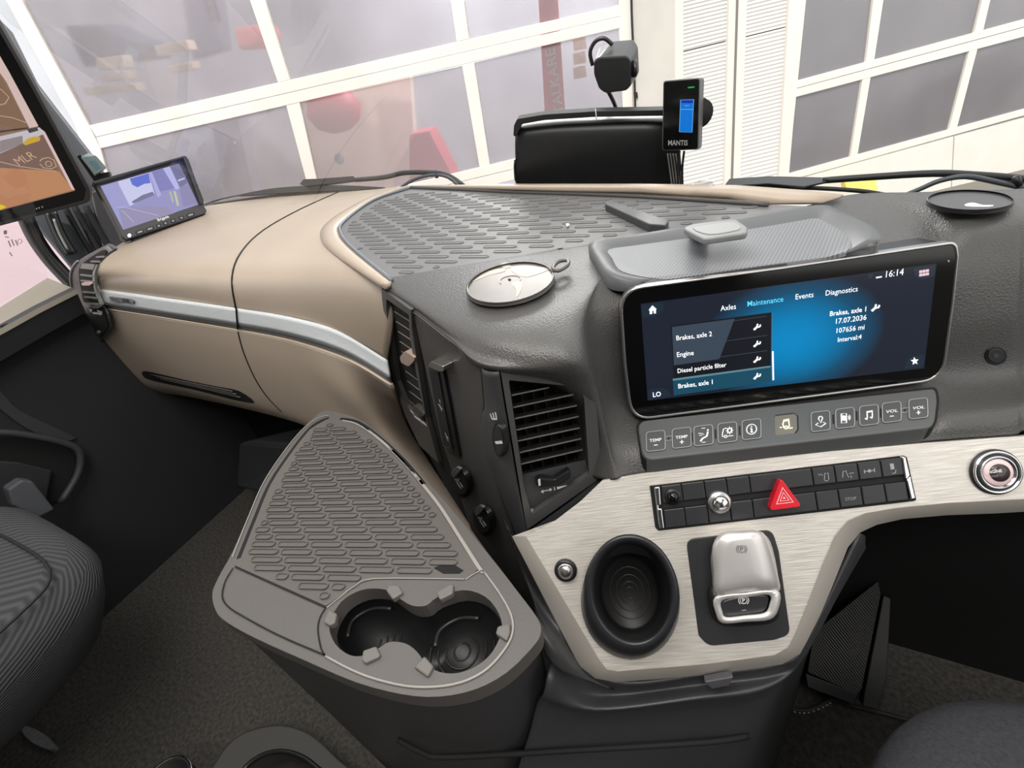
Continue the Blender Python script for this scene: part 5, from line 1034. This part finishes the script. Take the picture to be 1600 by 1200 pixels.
text('MLR', (30, 259), (58, 246), MIR, .0029, ml, ms); stroke('road_line', [ell(76, 256, 5, 4, 20, 14)], 1.2, MIR, .0029, ml, ms, closed=True)
for x in (57, 61, 66): prism('indicator_dot', ell(x, 326 - (x - 57) * .3, 1.1, 1.3, 0, 8), MIR, .0015, .0019, grey_print, md)
prism('mount_arm', [(20, 200), (60, 200), (70, 230), (40, 240)], MIR, -.10, -.03, matt, md)
# ================================================================ WINDSCREEN THINGS
HP = Pl(T(930, 235, .80), 165, -6)
hd = thing('black_hood', 'black curved plastic hood standing on the tan ledge at the windscreen', 'hood', HP.at(930, 285))
hr = []
xs = (806, 816, 870, 930, 985, 1030, 1062, 1070)
hr.append([HP.at(x, y, -.08) for x, y in zip(xs, (198, 188, 181, 178, 177, 177, 180, 186))])
hr.append([HP.at(x, y, -.03) for x, y in zip(xs, (202, 193, 186, 183, 181, 181, 183, 190))])
hr.append([HP.at(x, y, 0.0) for x, y in zip((805, 812, 870, 930, 985, 1030, 1050, 1062), (222, 208, 201, 198, 196, 196, 200, 212))])
hr.append([HP.at(x, y, .006) for x, y in zip((806, 812, 870, 930, 985, 1030, 1048, 1064), (256, 250, 246, 244, 242, 242, 244, 250))])
hr.append([HP.at(x, y, .0) for x, y in zip((808, 814, 870, 930, 985, 1030, 1050, 1068), (292, 293, 294, 296, 298, 300, 302, 304))])
loft('shell', hr, mat('hood_black', (30, 30, 31), .38), hd, nu=4, nv=5, solid=.004)
prism('top_plate', rnd([(803, 196), (808, 186), (850, 179), (930, 174), (1040, 172), (1070, 176), (1070, 184), (1040, 181), (930, 183), (850, 188), (816, 194), (806, 214), (802, 212)], 1.5), HP, -.012, .012, matt, hd, bev=.001)
for k in range(5): tube('side_fin', [HP.at(1043 + 4.2 * k, 240, .012 - .002 * k), HP.at(1046 + 4.2 * k, 262, .012 - .002 * k), HP.at(1050 + 3.8 * k, 292, .010 - .002 * k)], .0012, mat('fin_grey', (128, 124, 120), .4) if k == 0 else bpy.data.materials['fin_grey'], hd, n=6)
DV = Pl(T(1065, 180, .70), 150, -3)
dv = thing('toll_device', 'black handheld box with a blue lit display mounted on the windscreen', 'device', DV.at(1065, 180))
prism('case', rnd([(1036, 126), (1094, 121), (1092, 234), (1034, 236)], 5), DV, -.016, 0, mat('case_grey', (92, 90, 90), .35), dv, bev=.002, seg=3, base=rnd([(1041, 124), (1101, 121), (1097, 232), (1041, 235)], 5))
prism('front_glass', rnd([(1038, 128), (1092.5, 123.5), (1090, 232), (1036, 234)], 4), DV, 0, .001, glossb, dv)
prism('lit_display', [(1063.5, 156), (1084, 155.5), (1081.5, 207), (1061.5, 206)], DV, .001, .0015, emitm('lcd_blue', (0, 120, 220), .9), dv); prism('display_header', [(1064.5, 157), (1083, 156.5), (1082.8, 161), (1064.5, 161)], DV, .0015, .0018, emitm('lcd_dark', (10, 40, 170), .9), dv)
stroke('display_frame', [[(1063.5, 156), (1084, 155.5), (1081.5, 207), (1061.5, 206)], ], .8, DV, .0018, emitm('lcd_pale', (120, 190, 250), .9), dv, closed=True); stroke('display_frame', [[(1063, 171), (1083, 171)], [(1070, 165), (1077, 165)]], .7, DV, .0018, bpy.data.materials['lcd_pale'], dv)
stroke('status_led', [[(1075, 137), (1085, 136)]], 1.6, DV, .0014, emitm('led_green', (20, 200, 110), .9), dv); text('MANTIS', (1044, 227), (1074.5, 227), DV, .0013, grey_print, dv, fat=.02, vp=(1035, 1650))
lathe('mount_knob', DV.at(1094, 178, -.016), -DV.n, [(.020, 0), (.021, .012), (.014, .016)], matt, dv, n=24); tube('mount_stalk', [DV.at(1090, 180, -.03), DV.at(1088, 180, -.08)], .008, matt, dv, smooth_path=0)
for k, (a, b) in enumerate((((1062, 236), (1060, 300)), ((1069, 236), (1067, 300)))): tagit(tube('device_cable', [DV.at(*a, -.008), DV.at((a[0] + b[0]) / 2 - 2, 265, -.008), DV.at(*b, -.008)], .0018, black), ['left', 'right'][k] + ' of two thin black cables hanging from the blue display device', 'cable', 'cables under the device')
CM = Pl(T(955, 117, .78), 168, -12)
cmx = thing('dash_camera', 'black cube camera with rounded corners hanging on the windscreen', 'camera', CM.at(957, 117))
prism('front', rnd([(928, 96), (936, 90), (978, 88), (985, 94), (986, 134), (978, 142), (946, 146), (936, 139), (928, 116)], 4), CM, -.004, .004, matt, cmx, bev=.002)
prism('body', rnd([(928, 96), (936, 90), (978, 88), (985, 94), (986, 134), (978, 142), (946, 146), (936, 139), (928, 116)], 4), CM, -.055, -.004, mat('camera_body_grey', (58, 60, 62), .35), cmx, base=rnd([(936, 74), (958, 64), (990, 61), (997, 72), (999, 112), (990, 128), (960, 130), (946, 124), (937, 100)], 4), bev=.002)
lathe('side_knob', CM.at(989, 108, -.014), rt * .9 - fwd * .2, [(.012, 0), (.0125, .005), (.010, .007), (.004, .0075)], black, cmx, n=24)
tube('cable_loop', [CM.at(926, 102, -.03), CM.at(922, 82, -.03), CM.at(930, 65, -.03), CM.at(944, 60, -.03), CM.at(957, 70, -.03)], .0032, black, cmx)
tagit(tube('camera_stalk', [CM.at(950, 142, -.03), CM.at(960, 162, -.03), CM.at(968, 188, -.03)], .0035, black), 'black stalk running from the cube camera down to the hood', 'stalk')
tagit(tube('white_tie', [HP.at(930, 170, .014), HP.at(931, 176, .014), HP.at(932, 186, .012)], .001, white), 'short white tie end on top edge of the black hood', 'tie')
tagit(loft('clear_wrap', [[Z(1086, 290, .818), Z(1100, 288, .825), Z(1118, 291, .818)], [Z(1085, 286, .83), Z(1098, 281, .83), Z(1114, 285, .83)], [Z(1088, 281, .83), Z(1100, 278, .83), Z(1110, 282, .83)]], mat('clear_wrap', (205, 208, 206), .2, alpha=.5), nu=3, nv=3), 'crumpled clear wrap on the tan ledge right of the device cables', 'wrap')
# ---- wipers outside
wm = mat('wiper_black', (30, 31, 33), .45); wg = mat('wiper_grey', (64, 68, 74), .4)
w1 = thing('windscreen_wiper', 'left windscreen wiper, its arm ending near the rubber mat corner', 'wiper', Y(600, 288, .94))
yw = .94
tube('arm', [Y(x, y, yw) for x, y in [(556, 281), (600, 277), (632, 270), (676, 270), (704, 276), (736, 300)]], .0055, wm, w1)
prism('arm_head', rnd([(468, 288), (474, 280), (500, 279), (552, 275), (558, 281), (520, 286), (476, 291)], 1.5), Pl(Y(510, 285, yw), az=175, tilt=30), -.006, .006, wm, w1, bev=.0015)
tube('blade', [Y(x, y, yw) for x, y in [(318, 320), (345, 311), (380, 304), (450, 295), (520, 291), (600, 294)]], .005, wg, w1, flat=.5); tube('rubber_edge', [Y(x, y, yw - .008) for x, y in [(322, 321), (400, 309), (470, 303), (540, 300), (590, 297)]], .003, wm, w1)
prism('blade_spoiler', cr2([(372, 306), (420, 295), (480, 290), (540, 290), (598, 293), (560, 297), (470, 300)], 3), Pl(Y(480, 296, yw - .004), az=178, tilt=35), -.003, .003, wm, w1)
tube('washer_hose', [Y(x, y, yw - .012) for x, y in [(618, 300), (640, 284), (670, 274), (700, 277), (726, 300)]], .0035, wg, w1); tube('hose_clip', [Y(680, 266, yw - .01), Y(683, 278, yw - .01)], .004, wm, w1, smooth_path=0)
w2_ = thing('windscreen_wiper', 'right windscreen wiper, lying above the round black disc', 'wiper', Y(1380, 280, .94))
tube('arm', [Y(x, y, yw) for x, y in [(1285, 282), (1370, 276), (1460, 271), (1530, 274), (1600, 280), (1680, 292)]], .0052, wm, w2_)
prism('arm_head', rnd([(1133, 288), (1140, 279), (1200, 275), (1290, 277), (1292, 284), (1256, 292), (1200, 287), (1138, 291)], 1.5), Pl(Y(1210, 284, yw), az=178, tilt=30), -.005, .005, wg, w2_, bev=.0015)
tube('blade', [Y(x, y, yw + .004) for x, y in [(1136, 291), (1250, 293), (1340, 298), (1390, 306)]], .0035, wm, w2_)
tube('washer_hose', [Y(x, y, yw - .01) for x, y in [(1412, 306), (1436, 296), (1470, 282), (1510, 276), (1560, 285), (1610, 296)]], .0038, wg, w2_); tube('hose_clip', [Y(1586, 276, yw - .01), Y(1592, 290, yw - .01)], .005, wm, w2_, smooth_path=0)
# ================================================================ SEATS
def cushion(nm, x0, x1, y0, y1, z0, z1, m, parent, ex=5, n=48, crown=.012, **k):
    cx, cy = (x0 + x1) / 2, (y0 + y1) / 2; a, b = (x1 - x0) / 2, (y1 - y0) / 2; L = []
    H = z1 - z0
    for h, s in ((0, .74), (.12, .82), (.4, .92), (.65, .985), (.82, .975), (.93, .93), (.985, .86), (1.0, .7), (1.0, .4), (1.0, .1)):
        ring = []
        for i in range(n):
            t = 2 * math.pi * i / n; c_, s_ = math.cos(t), math.sin(t)
            ring.append(V((cx + a * s * math.copysign(abs(c_) ** (2 / ex), c_), cy + b * s * math.copysign(abs(s_) ** (2 / ex), s_), z0 + H * h + (crown * (1 - s) if s < .75 else 0))))
        L.append(ring)
    return skin(nm, L, m, parent, cap0=True, cap1=True, **k)
ps = thing('cab_seat', 'passenger seat in ribbed dark grey fabric at the left edge', 'seat', V((-1.05, -.2, 0)))
cushion('cushion', -1.33, -.815, -.50, .095, .33, .505, fabric_l, ps, ex=4)
cushion('seat_base', -1.27, -1.0, -.50, -.30, .02, .34, matt, ps, ex=5, crown=0)
cushion('backrest', -1.33, -.82, -.66, -.52, .45, 1.15, fabric_l, ps, ex=4)
tube('seat_seam', [V((-1.32, .02, .492)), V((-1.05, .035, .507)), V((-.88, .03, .507)), V((-.84, -.03, .506)), V((-.83, -.2, .505)), V((-.83, -.4, .505))], .0022, matt, ps)
dsx = thing('cab_seat', 'driver seat cushion in plain dark grey fabric in the lower right corner', 'seat', V((.42, 0, 0)))
cushion('cushion', .115, .68, -.20, .350, .32, .455, fabric, dsx, ex=3.2)
cushion('seat_base', .2, .6, -.15, .22, .02, .32, matt, dsx, ex=5, crown=0)
cushion('backrest', .14, .66, -.38, -.24, .42, 1.1, fabric, dsx, ex=4)
# ================================================================ FLOOR THINGS
pm = stripemat('pedal_rubber', (40, 40, 41), (22, 22, 22), (.7, .5, .5), 260, .6, bump=.5)
FR = pl3(Z(1265, 1062, .06), Z(1345, 1098, .06), Z(1376, 915, .17))
ft = thing('foot_rest', 'black textured foot rest under the right end of the console', 'foot rest', Z(1310, 1080, 0))
prism('tread', rnd([(1262, 1050), (1272, 988), (1372, 908), (1376, 930), (1346, 1078), (1338, 1084)], 4), FR, -.03, 0, pm, ft, bev=.004, label='ribbed tread plate')
prism('toe_edge', rnd([(1258, 1052), (1340, 1084), (1336, 1102), (1262, 1074)], 3), FR, -.04, -.002, black, ft, bev=.003)
prism('side_rail', rnd([(1350, 1086), (1380, 930), (1392, 935), (1386, 1060), (1372, 1110), (1348, 1104)], 3), FR, -.05, -.006, mat('rail_black', (24, 24, 25), .6), ft, bev=.003)
fm = thing('floor_mat', 'dark carpet mat with a stitched edge in front of the foot rest', 'mat', Z(1290, 1150, 0))
FL = Pl((0, 0, .012), n=(0, 0, 1))
mo_ = [(1214, 1097), (1240, 1108), (1262, 1110), (1284, 1102), (1300, 1093), (1330, 1102), (1370, 1112), (1440, 1130), (1500, 1300), (1180, 1300)]
prism('carpet', mo_, FL, -.010, 0, mat('mat_carpet', (50, 49, 47), .95, bump=('noise', 260, 1.0), var=(140, .35), spec=.1), fm)
tube('edge_binding', [FL.at(*p, .002) for p in mo_[:8]], .004, mat('binding_grey', (40, 39, 38), .7), fm)
stp = cr([FL.at(*p, .0068) for p in [(1216, 1101), (1240, 1112), (1262, 1114), (1284, 1106), (1300, 1097)]], 6)
for i in range(0, len(stp) - 1, 2): tube('stitch', [stp[i], stp[i + 1]], .0011, grey_print, fm, smooth_path=0, n=5)
FZ = Pl((0, 0, .08), n=(0, 0, 1))
rg = thing('floor_pedestal', 'grey rounded moulded surround on the floor at the bottom edge', 'base', FZ.at(440, 1200))
go = cr2([(318, 1250), (336, 1192), (372, 1150), (430, 1133), (482, 1146), (530, 1188), (600, 1260), (450, 1340)], 5); gi = cr2([(365, 1250), (384, 1200), (410, 1180), (440, 1174), (470, 1182), (500, 1205), (540, 1260), (450, 1300)], 5)[::-1]
prism('surround', go, FZ, -.07, 0, mat('surround_grey', (66, 66, 64), .7, bump=('leather', 500, .3)), rg, holes=[gi], bev=.006, seg=3)
tube('inner_lip', [FZ.at(*p, 0) for p in gi[::5]], .004, black, rg, closed=True)
prism('floor_inside', go, FZ, -.075, -.05, mat('pedestal_brown_black', (36, 30, 28), .8, var=(60, .3)), rg)
CH = Pl((0, 0, .16), n=(0, 0, 1))
cb_ = thing('bin', 'dark bin whose thin chrome rim just shows at the bottom edge', 'bin', CH.at(255, 1225, -.14))
cc = CH.at(255, 1232); r0 = (CH.at(315, 1232) - cc).length * .62
lathe('body', V((cc.x, cc.y, .012)), (0, 0, 1), [(r0 * .8, 0), (r0 * .95, .14), (r0 * .95, .148), (r0 * .88, .148), (r0 * .7, .02)], matt, cb_, n=32)
tube('chrome_rim', [cc + V((math.cos(R(a)), math.sin(R(a)), 0)) * r0 for a in range(0, 360, 12)], .0018, chrome, cb_, closed=True, smooth_path=0, n=8)
OV = Pl((0, 0, .010), n=(0, 0, 1))
tagit(prism('oval_badge', cr2([(34, 1138), (42, 1134), (66, 1145), (82, 1160), (86, 1165), (82, 1170), (74, 1171), (52, 1162), (36, 1148)], 4), OV, -.009, .004, mat('oval_grey', (118, 120, 122), .6, var=(120, .2)), None, bev=.003), 'small pale grey oval piece lying on the carpet at lower left', 'piece')
st = thing('step_box', 'dark grey storage box in the footwell behind the tray', 'box', Z(420, 740, .0))
skin('body', [[Z(368, 762, .12), Z(480, 790, .12), V((-.72, .60, .12)), V((-1.15, .60, .12))], [Z(372, 690, .25), Z(500, 700, .25), V((-.70, .60, .25)), V((-1.12, .60, .25))]], mat('box_dark', (44, 46, 48), .6), st, cap0=True, cap1=True, smooth=False, bev=.01)
